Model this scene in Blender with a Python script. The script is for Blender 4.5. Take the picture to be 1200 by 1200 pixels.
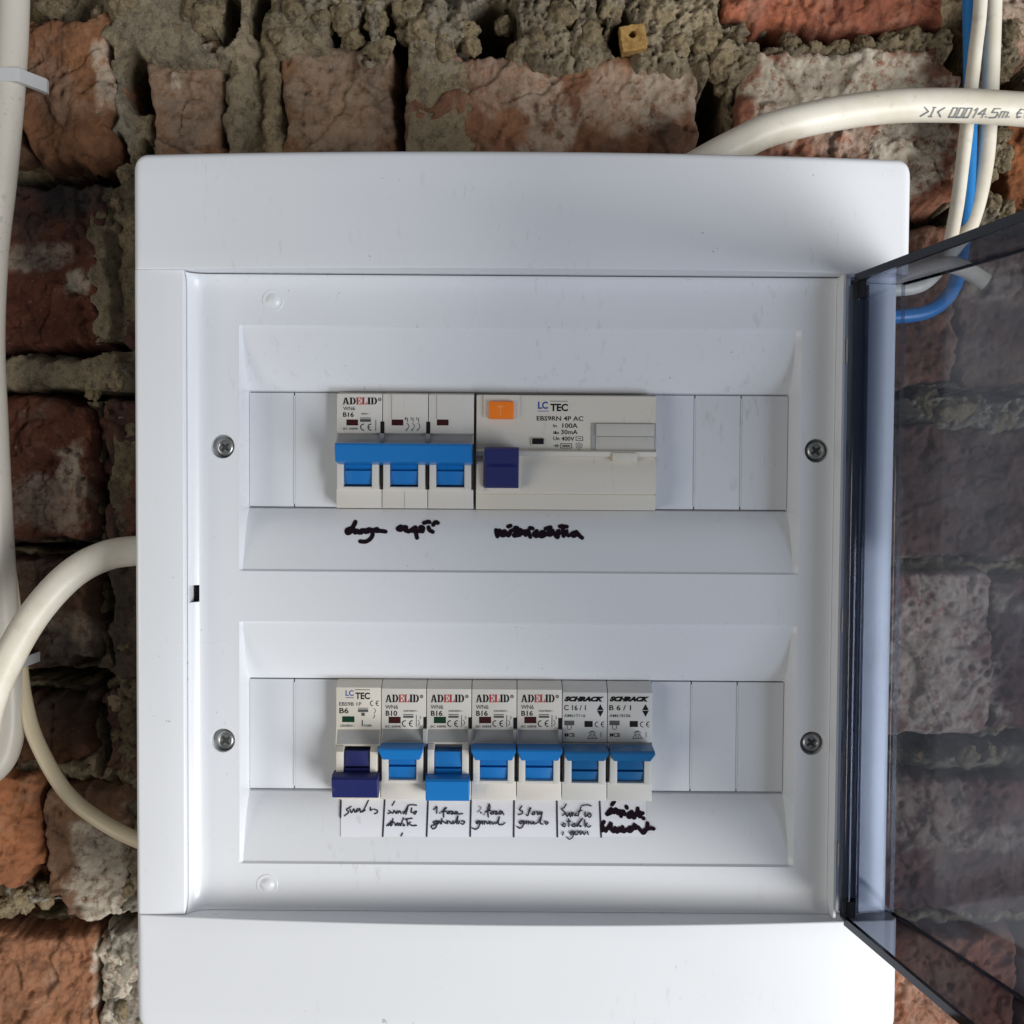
import bpy, bmesh, math, random
import numpy as np
from mathutils import Vector, Matrix

for o in list(bpy.data.objects):
    bpy.data.objects.remove(o)
S = bpy.context.scene
COL = S.collection
random.seed(4)

# ------------------------------------------------------------------ camera
# all lengths below are millimetres: x right, z up, h = distance out from the wall; Blender gets metres (x, -h, z)
F = 1230.0; H0 = 70.0; D = 410.0
PITCH = math.radians(1.8); ROLL = math.radians(0.4)
CAMP = (0.0, D*math.sin(PITCH), H0 + D*math.cos(PITCH))        # x, z, h

def V(x, z, h):
    return Vector((x*.001, -h*.001, z*.001))

cd = bpy.data.cameras.new('camera'); cam = bpy.data.objects.new('camera', cd); COL.objects.link(cam)
cd.sensor_width = 36; cd.lens = F/1200*36; cd.clip_start = .005; cd.clip_end = 50
cam.location = V(*CAMP)
cam.matrix_world = (Matrix.Translation(V(*CAMP)) @ Matrix.Rotation(math.pi/2 - PITCH, 4, 'X')
                    @ Matrix.Rotation(ROLL, 4, 'Z'))
S.camera = cam

# ------------------------------------------------------------------ light
w = bpy.data.worlds.new('World'); S.world = w; w.use_nodes = True
bg = w.node_tree.nodes['Background']
bg.inputs[0].default_value = (.86, .92, 1.0, 1); bg.inputs[1].default_value = .145

def area(name, pos, target, sx, sy, power, color):
    l = bpy.data.lights.new(name, 'AREA'); l.shape = 'RECTANGLE'; l.size = sx; l.size_y = sy
    l.energy = power; l.color = color
    o = bpy.data.objects.new(name, l); COL.objects.link(o)
    p = V(*pos); t = V(*target); o.location = p
    o.rotation_euler = (t-p).to_track_quat('-Z', 'Y').to_euler()
    return o
area('window_light', (2300, -1050, 1980), (0, -20, 60), 1.75, 1.8, 124, (.97, .985, 1.0))
area('warm_fill_light', (-1500, -350, 1250), (40, -20, 60), .8, .8, 7.5, (1.0, .95, .85))  # warm fill lamp added at left to lift panel and recesses

S.view_settings.view_transform = 'Standard'; S.view_settings.look = 'None'
S.view_settings.exposure = 0.2; S.view_settings.gamma = 1.0
S.render.engine = 'CYCLES'
S.cycles.max_bounces = 10; S.cycles.transparent_max_bounces = 24
S.cycles.caustics_reflective = False; S.cycles.caustics_refractive = False

# ------------------------------------------------------------------ helpers
def U(px, py, h):
    """photo pixel (1200 px frame) -> real x, z at distance h from the wall"""
    dx, dy = px-600, -(py-600)
    c, s = math.cos(ROLL), math.sin(ROLL)
    x = dx*c - dy*s; y = dx*s + dy*c
    vz = y*math.cos(PITCH) - F*math.sin(PITCH)
    vh = -(F*math.cos(PITCH) + y*math.sin(PITCH))
    t = (h-CAMP[2])/vh
    return t*x, CAMP[1]+t*vz
def PX(px, h): return U(px, 600, h)[0]
def PZ(py, h, px=600): return U(px, py, h)[1]

def tag(o, label, cat, group=None):
    o['label'] = label; o['category'] = cat
    if group: o['group'] = group
    return o
def empty(name, x, z, h):
    o = bpy.data.objects.new(name, None); COL.objects.link(o)
    o.location = V(x, z, h); o.empty_display_size = .01
    return o
def link(name, me, parent=None, mat=None, smooth=None, origin=None):
    """mesh given in world coordinates; origin moves its pivot there"""
    o = bpy.data.objects.new(name, me); COL.objects.link(o)
    if mat: me.materials.append(mat)
    if smooth is not None:
        me.shade_smooth(); me.set_sharp_from_angle(angle=math.radians(smooth))
    loc = Vector(origin) if origin is not None else Vector((0, 0, 0))
    if origin is None and parent is not None: loc = parent_world(parent)
    me.transform(Matrix.Translation(-loc))
    o.location = loc
    if parent is not None:
        o.parent = parent
        o.location = loc - parent_world(parent)
    return o
def parent_world(p):
    v = p.location.copy()
    while p.parent is not None:
        p = p.parent; v = v + p.location
    return v
def obj(name, bm, mat, parent=None, smooth=35, origin=None, recalc=True):
    if recalc: bmesh.ops.recalc_face_normals(bm, faces=bm.faces)
    me = bpy.data.meshes.new(name); bm.to_mesh(me); bm.free()
    return link(name, me, parent, mat, smooth, origin)

def bx(bm, x0, x1, z0, z1, h0, h1, bev=0, seg=2, front=None):
    """box; front=(dx0,dx1,dz0,dz1) insets the front face"""
    f = front or (0, 0, 0, 0)
    cs = [(x0, z0, h0), (x1, z0, h0), (x1, z1, h0), (x0, z1, h0),
          (x0+f[0], z0+f[2], h1), (x1-f[1], z0+f[2], h1), (x1-f[1], z1-f[3], h1), (x0+f[0], z1-f[3], h1)]
    v = [bm.verts.new(V(*c)) for c in cs]
    fs = [bm.faces.new([v[i] for i in q]) for q in
          ((0, 3, 2, 1), (4, 5, 6, 7), (0, 1, 5, 4), (1, 2, 6, 5), (2, 3, 7, 6), (3, 0, 4, 7))]
    if bev:
        es = list({e for q in fs for e in q.edges})
        bmesh.ops.bevel(bm, geom=es, offset=bev*.001, segments=seg, affect='EDGES', profile=.6)
def extrude_profile(bm, prof, x0, x1, bev=0):
    """prof: closed list of (z, h), extruded along x"""
    a = [bm.verts.new(V(x0, z, h)) for z, h in prof]
    b = [bm.verts.new(V(x1, z, h)) for z, h in prof]
    n = len(prof); fs = [bm.faces.new(a), bm.faces.new(b[::-1])]
    for i in range(n):
        j = (i+1) % n
        fs.append(bm.faces.new((a[i], b[i], b[j], a[j])))
    if bev:
        es = list({e for q in fs[:2] for e in q.edges})
        bmesh.ops.bevel(bm, geom=es, offset=bev*.001, segments=2, affect='EDGES', profile=.6)
def loft(bm, rows, closed=True, caps=True):
    """rows: list of lists of (x, z, h) with the same length"""
    vs = [[bm.verts.new(V(*p)) for p in r] for r in rows]
    n = len(rows[0])
    for a, b in zip(vs, vs[1:]):
        for i in range(n if closed else n-1):
            j = (i+1) % n
            bm.faces.new((a[i], a[j], b[j], b[i]))
    if caps:
        bm.faces.new(vs[0][::-1]); bm.faces.new(vs[-1])
def lathe(bm, cx, cz, prof, n=28):
    """prof: (radius, h) turned about the axis out of the wall"""
    rows = []
    for r, h in prof:
        rows.append([bm.verts.new(V(cx+r*math.cos(2*math.pi*i/n), cz+r*math.sin(2*math.pi*i/n), h)) for i in range(n)])
    for a, b in zip(rows, rows[1:]):
        for i in range(n):
            j = (i+1) % n
            bm.faces.new((a[i], a[j], b[j], b[i]))
    bm.faces.new(rows[-1])
    return rows
def catmull(pts, n=10):
    pts = [np.array(p, float) for p in pts]
    P = [2*pts[0]-pts[1]] + pts + [2*pts[-1]-pts[-2]]
    out = []
    for i in range(1, len(P)-2):
        for k in range(n):
            t = k/n
            out.append(.5*((2*P[i]) + (-P[i-1]+P[i+1])*t + (2*P[i-1]-5*P[i]+4*P[i+1]-P[i+2])*t*t
                           + (-P[i-1]+3*P[i]-3*P[i+1]+P[i+2])*t**3))
    out.append(P[-2])
    return out
def tube(bm, pts, r, seg=24, n=10):
    """pts: (x, z, h); swept round section with end caps"""
    c = catmull(pts, n)
    c3 = [V(*p) for p in c]
    up = Vector((0, -1, 0)); rows = []
    for i, p in enumerate(c3):
        t = (c3[min(i+1, len(c3)-1)] - c3[max(i-1, 0)]).normalized()
        s = t.cross(up).normalized(); u = s.cross(t).normalized(); up = u
        rr = (r[0]+(r[1]-r[0])*i/(len(c3)-1) if isinstance(r, tuple) else r)*.001
        rows.append([bm.verts.new(p + (s*math.cos(2*math.pi*k/seg) + u*math.sin(2*math.pi*k/seg))*rr) for k in range(seg)])
    for a, b in zip(rows, rows[1:]):
        for i in range(seg):
            j = (i+1) % seg
            bm.faces.new((a[i], a[j], b[j], b[i]))
    bm.faces.new(rows[0][::-1]); bm.faces.new(rows[-1])
def pxpath(l): return [(*U(a, b, h), h) for a, b, h in l]

# --- noise on numpy arrays
def _h(ix, iy, s):
    n = (ix.astype(np.int64)*374761393 + iy.astype(np.int64)*668265263 + s*2147483647) & 0xffffffff
    n = ((n ^ (n >> 13))*1274126177) & 0xffffffff
    n = (n ^ (n >> 16))
    n = (n*2246822519) & 0xffffffff
    return ((n ^ (n >> 15)) & 0xffffff)/float(0xffffff)
def perlin(x, y, s=0):
    ix = np.floor(x); iy = np.floor(y); fx = x-ix; fy = y-iy
    u = fx**3*(fx*(fx*6-15)+10); v = fy**3*(fy*(fy*6-15)+10)
    def g(dx, dy):
        a = _h(ix+dx, iy+dy, s)*2*np.pi
        return np.cos(a)*(fx-dx)+np.sin(a)*(fy-dy)
    a = g(0, 0)*(1-u)+g(1, 0)*u; b = g(0, 1)*(1-u)+g(1, 1)*u
    return (a*(1-v)+b*v)*1.4
def fbm(x, y, size, s=0, oct=4, gain=.5):
    r = 0; a = 1.0; f = 1.0/size
    for k in range(oct):
        r = r + a*perlin(x*f+17.3*k, y*f-9.1*k, s+k); a *= gain; f *= 2.03
    return r
def worley(x, y, size, s=0):
    x = x/size; y = y/size; ix = np.floor(x); iy = np.floor(y); best = np.full(x.shape, 9.0)
    for i in (-1, 0, 1):
        for j in (-1, 0, 1):
            cx = ix+i; cy = iy+j
            d = np.hypot(cx+_h(cx, cy, s)-x, cy+_h(cx, cy, s+7)-y)
            best = np.minimum(best, d)
    return best
def facets(x, y, size, s, amp):
    """broken-stone relief: every cell a small tilted plane of its own height"""
    x = x/size; y = y/size; ix = np.floor(x); iy = np.floor(y); best = np.full(x.shape, 9.0); r = np.zeros(x.shape)
    for i in (-1, 0, 1):
        for j in (-1, 0, 1):
            cx = ix+i; cy = iy+j
            dx = cx+_h(cx, cy, s)-x; dy = cy+_h(cx, cy, s+7)-y; d = np.hypot(dx, dy)
            v = (_h(cx, cy, s+11)-.5)*.7 + (_h(cx, cy, s+13)-.5)*dx*1.1 + (_h(cx, cy, s+17)-.5)*dy*1.1
            r = np.where(d < best, v, r); best = np.minimum(best, d)
    return r*amp
def sstep(a, b, x):
    t = np.clip((x-a)/(b-a), 0, 1); return t*t*(3-2*t)

# ------------------------------------------------------------------ materials
def mat(name, color, rough=.4, metal=0, spec=.5, coat=0):
    m = bpy.data.materials.new(name); m.use_nodes = True
    b = m.node_tree.nodes['Principled BSDF']
    b.inputs['Base Color'].default_value = (*color, 1); b.inputs['Roughness'].default_value = rough
    b.inputs['Metallic'].default_value = metal; b.inputs['Specular IOR Level'].default_value = spec
    b.inputs['Coat Weight'].default_value = coat
    return m
class NT:
    def __init__(s, m): s.t = m.node_tree; s.n = s.t.nodes; s.b = s.n['Principled BSDF']
    def node(s, k, **kw):
        n = s.n.new(k)
        for a, v in kw.items(): setattr(n, a, v)
        return n
    def to(s, a, b): s.t.links.new(a, b)
    def coord(s, out='Object'): return s.node('ShaderNodeTexCoord').outputs[out]
    def pos(s): return s.node('ShaderNodeNewGeometry').outputs['Position']
    def noise(s, scale, detail=4, rough=.55, vec=None, W=None):
        n = s.node('ShaderNodeTexNoise'); n.inputs['Scale'].default_value = scale
        n.inputs['Detail'].default_value = detail; n.inputs['Roughness'].default_value = rough
        if W is not None: n.noise_dimensions = '4D'; s.to(W, n.inputs['W'])
        if vec is not None: s.to(vec, n.inputs['Vector'])
        return n.outputs['Fac']
    def ramp(s, fac, stops):
        r = s.node('ShaderNodeValToRGB'); e = r.color_ramp.elements
        while len(e) < len(stops): e.new(.5)
        for k, (p, c) in enumerate(stops):
            e[k].position = p; e[k].color = (c, c, c, 1) if isinstance(c, (int, float)) else (*c, 1)
        s.to(fac, r.inputs[0]); return r.outputs[0]
    def mix(s, fac, a, b, mode='MIX'):
        n = s.node('ShaderNodeMix', data_type='RGBA', blend_type=mode)
        for i, v in ((0, fac), (6, a), (7, b)):
            if hasattr(v, 'is_output'): s.to(v, n.inputs[i])
            elif isinstance(v, (int, float)): n.inputs[i].default_value = v
            else: n.inputs[i].default_value = (*v, 1)
        return n.outputs[2]
    def math(s, op, a, b=0.0):
        n = s.node('ShaderNodeMath', operation=op)
        for i, v in ((0, a), (1, b)):
            if hasattr(v, 'is_output'): s.to(v, n.inputs[i])
            else: n.inputs[i].default_value = v
        return n.outputs[0]
    def bump(s, height, strength, dist, prev=None):
        n = s.node('ShaderNodeBump'); n.inputs['Strength'].default_value = strength
        n.inputs['Distance'].default_value = dist; s.to(height, n.inputs['Height'])
        if prev is not None: s.to(prev, n.inputs['Normal'])
        return n.outputs[0]

def dirty_plastic(name, col, rough, dirt=(.26, .24, .21), amount=.75, speck=.76):
    m = mat(name, col, rough); t = NT(m); c = t.pos()
    a = t.ramp(t.noise(9, 3, vec=c), [(.35, 0.0), (.75, .22)])
    b = t.ramp(t.noise(330, 3, .6, vec=c), [(speck, 0.0), (speck+.05, 1.0)])
    k = t.ramp(t.noise(22, 2, vec=c), [(.5, 0.0), (.62, 1.0)])
    sp = t.math('MULTIPLY', b, k)
    r = t.mix(a, col, tuple(.80*x for x in col))
    mp = t.node('ShaderNodeMapping'); mp.inputs['Scale'].default_value = (1.0, 1.0, .28); mp.inputs['Rotation'].default_value = (0, .6, 0); t.to(c, mp.inputs[0])
    sc = t.math('MULTIPLY', t.ramp(t.noise(420, 3, .6, vec=mp.outputs[0]), [(.60, 0.0), (.70, 1.0)]), t.ramp(t.noise(16, 3, vec=c), [(.50, 0.0), (.62, 1.0)]))
    r = t.mix(t.math('MULTIPLY', sc, .20), r, dirt)
    r = t.mix(t.math('MULTIPLY', sp, amount), r, dirt)
    t.to(r, t.b.inputs['Base Color'])
    rr = t.ramp(t.noise(14, 4, vec=c), [(.3, rough*.8), (.75, rough*1.35)])
    t.to(rr, t.b.inputs['Roughness'])
    n = t.bump(t.noise(2600, 2, vec=c), .05, .0002)
    t.to(n, t.b.inputs['Normal'])
    return m
M_white = dirty_plastic('white_plastic', (.755, .762, .78), .30, speck=.70)
M_plate = dirty_plastic('blank_plastic', (.69, .70, .72), .4, speck=.70)
M_body = dirty_plastic('breaker_plastic', (.67, .63, .565), .42, amount=.6, speck=.72)
M_body2 = dirty_plastic('breaker_plastic_grey', (.62, .605, .57), .42, amount=.6, speck=.72)
M_bodyw = dirty_plastic('breaker_plastic_warm', (.70, .645, .55), .42, amount=.6, speck=.72)
M_recess = mat('breaker_recess', (.36, .355, .345), .5)
M_slot = mat('dark_gap', (.010, .010, .010), .7, spec=.2)
M_blue = dirty_plastic('blue_toggle', (.005, .165, .48), .36, dirt=(.02, .05, .12), amount=.35, speck=.66)
M_teal = dirty_plastic('dull_blue_toggle', (.007, .11, .29), .26, dirt=(.02, .05, .1), amount=.4, speck=.64)
M_navy = dirty_plastic('navy_toggle', (.007, .012, .105), .45, dirt=(.05, .05, .09), amount=.5, speck=.64)
M_orange = mat('orange_button', (1.0, .22, .012), .38)
M_orange_l = mat('orange_mark', (.95, .36, .10), .4)
M_red = mat('dark_red_window', (.045, .007, .007), .5, spec=.2)
M_green = mat('dark_green_window', (.004, .04, .016), .5, spec=.2)
M_ink = mat('black_print', (.010, .010, .011), .7, spec=.15)
M_pale = mat('grey_print', (.075, .075, .075), .6)
M_mark = mat('grey_cable_print', (.17, .18, .20), .6)
M_redink = mat('red_print', (.42, .02, .025), .6)
M_blueink = mat('blue_print', (.03, .07, .32), .6)
M_marker = mat('marker_ink', (.012, .005, .010), .5, spec=.15)
M_pen = mat('pen_ink', (.022, .022, .035), .6)
M_penfaint = mat('faint_pen_ink', (.35, .35, .37), .6)
M_paper = dirty_plastic('paper', (.83, .83, .87), .8, amount=.2, speck=.8)
M_label = dirty_plastic('clear_label_cover', (.58, .545, .49), .25, speck=.72)
M_cable = mat('white_cable', (.72, .70, .64), .38)
t = NT(M_cable); c = t.coord()
k = t.ramp(t.noise(28, 5, .65, vec=c), [(.42, 0.0), (.78, .75)])
k2 = t.ramp(t.noise(160, 3, .6, vec=c), [(.62, 0.0), (.74, .5)])
r = t.mix(k, (.76, .715, .61), (.55, .46, .32)); r = t.mix(k2, r, (.45, .40, .33)); t.to(r, t.b.inputs['Base Color'])
M_cable_old = dirty_plastic('aged_white_cable', (.56, .52, .45), .42, dirt=(.3, .25, .18), amount=.6, speck=.6)
M_cream = mat('cream_cable', (.65, .55, .37), .42)
M_bluecable = mat('blue_cable', (.018, .19, .50), .36)
M_clip = mat('grey_clip', (.50, .50, .50), .45)
M_copper = mat('copper', (.7, .3, .15), .35, 1)
M_screw = mat('screw_metal', (.46, .46, .45), .34, 1)
M_screwdark = mat('screw_recess', (.03, .03, .03), .6)
M_foam = mat('yellow_block', (.55, .36, .08), .85)
t = NT(M_foam); c = t.coord()
t.to(t.mix(t.ramp(t.noise(350, 4, vec=c), [(.4, 0.0), (.65, 1.0)]), (.36, .215, .065), (.24, .125, .03)), t.b.inputs['Base Color'])
t.to(t.bump(t.noise(700, 4, vec=c), .6, .0008), t.b.inputs['Normal'])

def tinted(name, tint, haze=.03):
    m = bpy.data.materials.new(name); m.use_nodes = True; t = NT(m)
    t.n.remove(t.b); out = t.n['Material Output']
    tr = t.node('ShaderNodeBsdfTransparent'); tr.inputs[0].default_value = (*tint, 1)
    gl = t.node('ShaderNodeBsdfGlossy'); gl.inputs['Roughness'].default_value = .09
    gl.inputs['Color'].default_value = (.9, .92, 1, 1)
    df = t.node('ShaderNodeBsdfDiffuse'); df.inputs[0].default_value = (.42, .44, .48, 1)
    c = t.coord()
    sm = t.ramp(t.noise(35, 5, .65, vec=c), [(.45, haze), (.8, haze*2.6)])
    fr = t.node('ShaderNodeFresnel'); fr.inputs[0].default_value = 1.5
    gm = t.node('ShaderNodeNewGeometry')      # reflect once per wall: the far side of the sheet adds no second mirror
    fo = t.math('MULTIPLY', fr.outputs[0], t.math('SUBTRACT', 1.0, gm.outputs['Backfacing']))
    m1 = t.node('ShaderNodeMixShader'); m2 = t.node('ShaderNodeMixShader')
    t.to(sm, m1.inputs[0]); t.to(tr.outputs[0], m1.inputs[1]); t.to(df.outputs[0], m1.inputs[2])
    t.to(fo, m2.inputs[0]); t.to(m1.outputs[0], m2.inputs[1]); t.to(gl.outputs[0], m2.inputs[2])
    t.to(m2.outputs[0], out.inputs[0])
    return m
M_smoke = tinted('smoked_plastic', (.60, .63, .685), .085)
M_smoke_hinge = tinted('smoked_plastic_hinge_side', (.53, .57, .64), .05)
M_smoke_rim = tinted('smoked_plastic_rim', (.43, .455, .51), .03)
M_smoke_thick = tinted('thick_smoked_plastic', (.33, .36, .43), .02)
M_smoke_edge = tinted('smoked_plastic_edge', (.04, .045, .06), .004)  # near-black tint stands in for edges darkened by refraction

# brick: object colour is the clay, at left darkened for the box's shadow, vertex attribute "lime" the old whitewash left on it, "soot" old blackening plus painted shade beside the box
M_brick = mat('old_brick', (.3, .13, .08), .92, spec=.2); t = NT(M_brick)
oi = t.node('ShaderNodeObjectInfo'); W = t.math('MULTIPLY', oi.outputs['Random'], 60.0); c = t.coord()
n1 = t.noise(38, 5, .6, c, W); n2 = t.noise(150, 5, .65, c, W); n3 = t.noise(700, 3, .6, c, W)
base = t.mix(t.ramp(n1, [(.36, 0.0), (.64, 1.0)]), t.mix(1.0, oi.outputs['Color'], (.62, .56, .58), 'MULTIPLY'),
             t.mix(1.0, oi.outputs['Color'], (1.25, 1.10, 1.0), 'MULTIPLY'))
base = t.mix(t.ramp(n2, [(.34, .75), (.5, 0.0)]), base, t.mix(1.0, oi.outputs['Color'], (.42, .36, .36), 'MULTIPLY'))
base = t.mix(t.ramp(n3, [(.63, 0.0), (.73, .38)]), base, (.46, .36, .28))
dust = t.ramp(t.noise(55, 6, .68, c, W), [(.54, 0.0), (.76, .42)])
base = t.mix(dust, base, (.34, .27, .20))
al = t.node('ShaderNodeAttribute', attribute_name='lime')
lm = t.math('MULTIPLY', al.outputs['Fac'], t.ramp(t.noise(210, 5, .75, c, W), [(.36, .02), (.50, 1.0)]))
base = t.mix(lm, base, t.mix(t.ramp(n2, [(.35, 0.0), (.7, 1.0)]), (.40, .34, .26), (.64, .57, .46)))
ao = t.node('ShaderNodeAttribute', attribute_name='soot_shade')
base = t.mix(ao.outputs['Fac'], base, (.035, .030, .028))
t.to(base, t.b.inputs['Base Color'])
nb = t.bump(t.noise(120, 6, .7, c, W), .55, .003); nb = t.bump(t.noise(800, 4, .7, c, W), .6, .0009, nb)
t.to(nb, t.b.inputs['Normal'])

M_mortar = mat('old_mortar', (.27, .24, .17), .95, spec=.15); t = NT(M_mortar); c = t.pos()
n1 = t.noise(30, 5, .6, c); n2 = t.noise(220, 5, .7, c); n3 = t.noise(1100, 3, .6, c)
base = t.mix(t.ramp(n1, [(.35, 0.0), (.66, 1.0)]), (.205, .155, .09), (.41, .32, .19))
base = t.mix(t.ramp(n2, [(.36, .7), (.52, 0.0)]), base, (.075, .06, .04))
base = t.mix(t.ramp(n3, [(.60, 0.0), (.7, .6)]), base, (.47, .42, .33))
al = t.node('ShaderNodeAttribute', attribute_name='lime')
base = t.mix(t.math('MULTIPLY', al.outputs['Fac'], t.ramp(n2, [(.3, .35), (.55, 1.0)])), base, (.50, .48, .43))
ao = t.node('ShaderNodeAttribute', attribute_name='soot_shade')
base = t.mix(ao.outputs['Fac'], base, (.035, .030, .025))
t.to(base, t.b.inputs['Base Color'])
nb = t.bump(t.noise(190, 6, .75, c), .9, .004); nb = t.bump(t.noise(1000, 4, .7, c), .8, .001, nb)
t.to(nb, t.b.inputs['Normal'])

# ------------------------------------------------------------------ the brick wall
def field_mesh(name, X, Z, Hh, attrs, keep):
    ny, nx = X.shape
    co = np.stack([X*.001, -Hh*.001, Z*.001], -1).reshape(-1, 3)
    idx = np.arange(nx*ny).reshape(ny, nx)
    q = np.stack([idx[:-1, :-1], idx[:-1, 1:], idx[1:, 1:], idx[1:, :-1]], -1)
    kq = keep[:-1, :-1] | keep[:-1, 1:] | keep[1:, 1:] | keep[1:, :-1]
    q = q[kq]
    used = np.zeros(nx*ny, bool); used[q.ravel()] = True
    remap = np.cumsum(used)-1
    co = co[used]; q = remap[q]
    me = bpy.data.meshes.new(name)
    me.vertices.add(len(co)); me.vertices.foreach_set('co', co.ravel())
    me.loops.add(q.size); me.loops.foreach_set('vertex_index', q.ravel().astype(np.int32))
    me.polygons.add(len(q))
    me.polygons.foreach_set('loop_start', (np.arange(len(q))*4).astype(np.int32))
    me.update(calc_edges=True)
    for k, v in attrs.items():
        a = me.attributes.new(k, 'FLOAT', 'POINT'); a.data.foreach_set('value', v.ravel()[used].astype(np.float32))
    me.shade_smooth()
    return me

# patches in photo pixels at the wall: cx, cy, rx, ry, angle, strength
LIME = [(990, 100, 112, 40, -6, 1.0), (1062, 178, 48, 44, 0, 1.0), (910, 120, 30, 40, 0, .9), (1000, 165, 40, 22, 0, .5), (640, 130, 30, 62, 8, .45), (780, 100, 45, 42, 20, .6),
        (600, 100, 60, 30, 0, .25), (720, 110, 30, 40, -30, .4), (1098, 778, 62, 90, 8, .7), (1110, 690, 70, 30, 0, .6), (125, 1020, 34, 56, 0, .9),
        (140, 1150, 26, 70, 0, 1.0), (90, 330, 12, 14, 0, .7), (40, 300, 35, 14, 0, .45), (82, 545, 16, 28, 0, .6), (60, 590, 45, 30, 0, .35),
        (85, 745, 30, 30, 0, .35), (60, 100, 25, 40, 40, .12), (125, 85, 14, 40, 10, .6), (1185, 30, 20, 60, 0, .5), (242, 62, 6, 12, 0, .8), (205, 95, 6, 10, 0, .6),
        (220, 120, 50, 60, 0, .22), (400, 110, 60, 70, 0, .22), (1090, 1150, 40, 60, 0, .18), (1080, 950, 60, 40, 0, .3), (1140, 985, 60, 14, 0, .35), (1160, 330, 40, 20, 0, .3)]
SOOT_SHADE = [(80, 225, 60, 28, 0, .95), (40, 270, 22, 50, 0, .6), (105, 250, 24, 40, 0, .5), (100, 800, 70, 60, 0, .7), (110, 660, 60, 30, 0, .5), (150, 450, 30, 160, 0, .5),  # blackening; at left it also paints in the shade beside the box
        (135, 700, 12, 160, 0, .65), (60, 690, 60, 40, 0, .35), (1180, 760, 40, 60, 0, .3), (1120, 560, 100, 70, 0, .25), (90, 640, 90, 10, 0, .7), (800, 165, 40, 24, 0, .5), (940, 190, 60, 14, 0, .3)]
def patch_mask(X, Z, plist, seed, soft=.5):
    r = np.zeros(X.shape)
    nx = fbm(X, Z, 14, seed, 5, .6)
    for cx, cy, rx, ry, an, st in plist:
        x, z = U(cx, cy, 0); k = (CAMP[2])/F; rx *= k; ry *= k
        if x+rx*2 < X.min() or x-rx*2 > X.max() or z+ry*2 < Z.min() or z-ry*2 > Z.max(): continue
        a = math.radians(an); dx = X-x; dz = Z-z
        u = (dx*math.cos(a)+dz*math.sin(a))/rx; v = (-dx*math.sin(a)+dz*math.cos(a))/ry
        d = (u**4+v**4)**.25
        r = np.maximum(r, st*sstep(1+soft*.5, 1-soft*.5, d+nx*.42))
    return r

wall = empty('brick_wall', 0, -300, -10)
tag(wall, 'rough old red brick wall with crumbling grey mortar behind the white box', 'wall')

def brick(px0, px1, py0, py1, hf=0, tint=(.30, .13, .08), erode=2.2, seed=0, res=.75, r=5, rough=1.0, tilt=(0, 0), label=None, mm=False, chips=()):
    if mm: x0, x1, z0, z1 = px0, px1, py0, py1
    else:
        x0, z1 = U(px0, py0, 0); x1, z0 = U(px1, py1, 0)
    m = 3
    nx = int((x1-x0+2*m)/res)+1; nz = int((z1-z0+2*m)/res)+1
    X, Z = np.meshgrid(np.linspace(x0-m, x1+m, nx), np.linspace(z0-m, z1+m, nz))
    cx, cz = (x0+x1)/2, (z0+z1)/2; hw, hh = (x1-x0)/2, (z1-z0)/2
    qx = np.abs(X-cx)-hw+r; qz = np.abs(Z-cz)-hh+r
    d = -(np.hypot(np.maximum(qx, 0), np.maximum(qz, 0))+np.minimum(np.maximum(qx, qz), 0)-r)
    d = d + fbm(X, Z, 26, seed+3, 3)*erode*1.2 + fbm(X, Z, 7, seed+5, 3)*erode*.55 - erode*.4
    for bxp, byp, br in chips:
        a, b = U(bxp, byp, 0); br *= CAMP[2]/F
        d = np.minimum(d, np.hypot(X-a, Z-b)-br + fbm(X, Z, 8, seed+9, 3)*2)
    R = 3.0
    e = np.clip(d/R, 0, 1)
    edge = R*(1-np.sqrt(np.clip(1-(1-e)**2, 0, 1)))
    h = hf - edge + np.minimum(d, 0)*7
    sf = (1.9*fbm(X, Z, 34, seed+11, 3) + .95*fbm(X, Z, 9, seed+13, 4, .6) + .35*fbm(X, Z, 2.6, seed+17, 2))*rough
    wv = worley(X, Z, 9, seed+19); sf = sf - 1.5*rough*sstep(.26, .08, wv)*(perlin(X/30, Z/30, seed+21) > .05)
    ter = fbm(X, Z, 30, seed+31, 2); sf = sf + 1.5*rough*sstep(.02, .05, ter) - 1.2*rough*sstep(.30, .325, ter)
    wx = X+5*fbm(X, Z, 18, seed+41, 3); wz = Z+5*fbm(X, Z, 18, seed+43, 3)
    sf = sf + rough*facets(wx, wz, 24, seed+45, 2.2) + rough*.6*facets(wx, wz, 9, seed+47, 1.6)
    crk = np.abs(fbm(X, Z, 42, seed+51, 3, .55)); sf = sf - 1.6*rough*sstep(.022, .0, crk)*(perlin(X/40, Z/40, seed+53) > .32)
    h = h + sf + tilt[0]*(X-cx)/hw + tilt[1]*(Z-cz)/hh
    h = np.maximum(h, hf-32)
    keep = (h > hf-30)
    at = {'lime': patch_mask(X, Z, LIME, 5), 'soot_shade': patch_mask(X, Z, SOOT_SHADE, 8, 1.0)}
    me = field_mesh('brick', X, Z, h, at, keep)
    o = link('brick', me, wall, M_brick, None, V(cx, cz, hf-10))
    o.color = (tint[0]*.72, tint[1]*.78, tint[2]*.74, 1)
    if label: o['label'] = label
    return o
RB = (.32, .145, .09); OR = (.38, .17, .09); BR = (.25, .135, .085); DK = (.15, .062, .045); PU = (.17, .08, .08)
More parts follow.
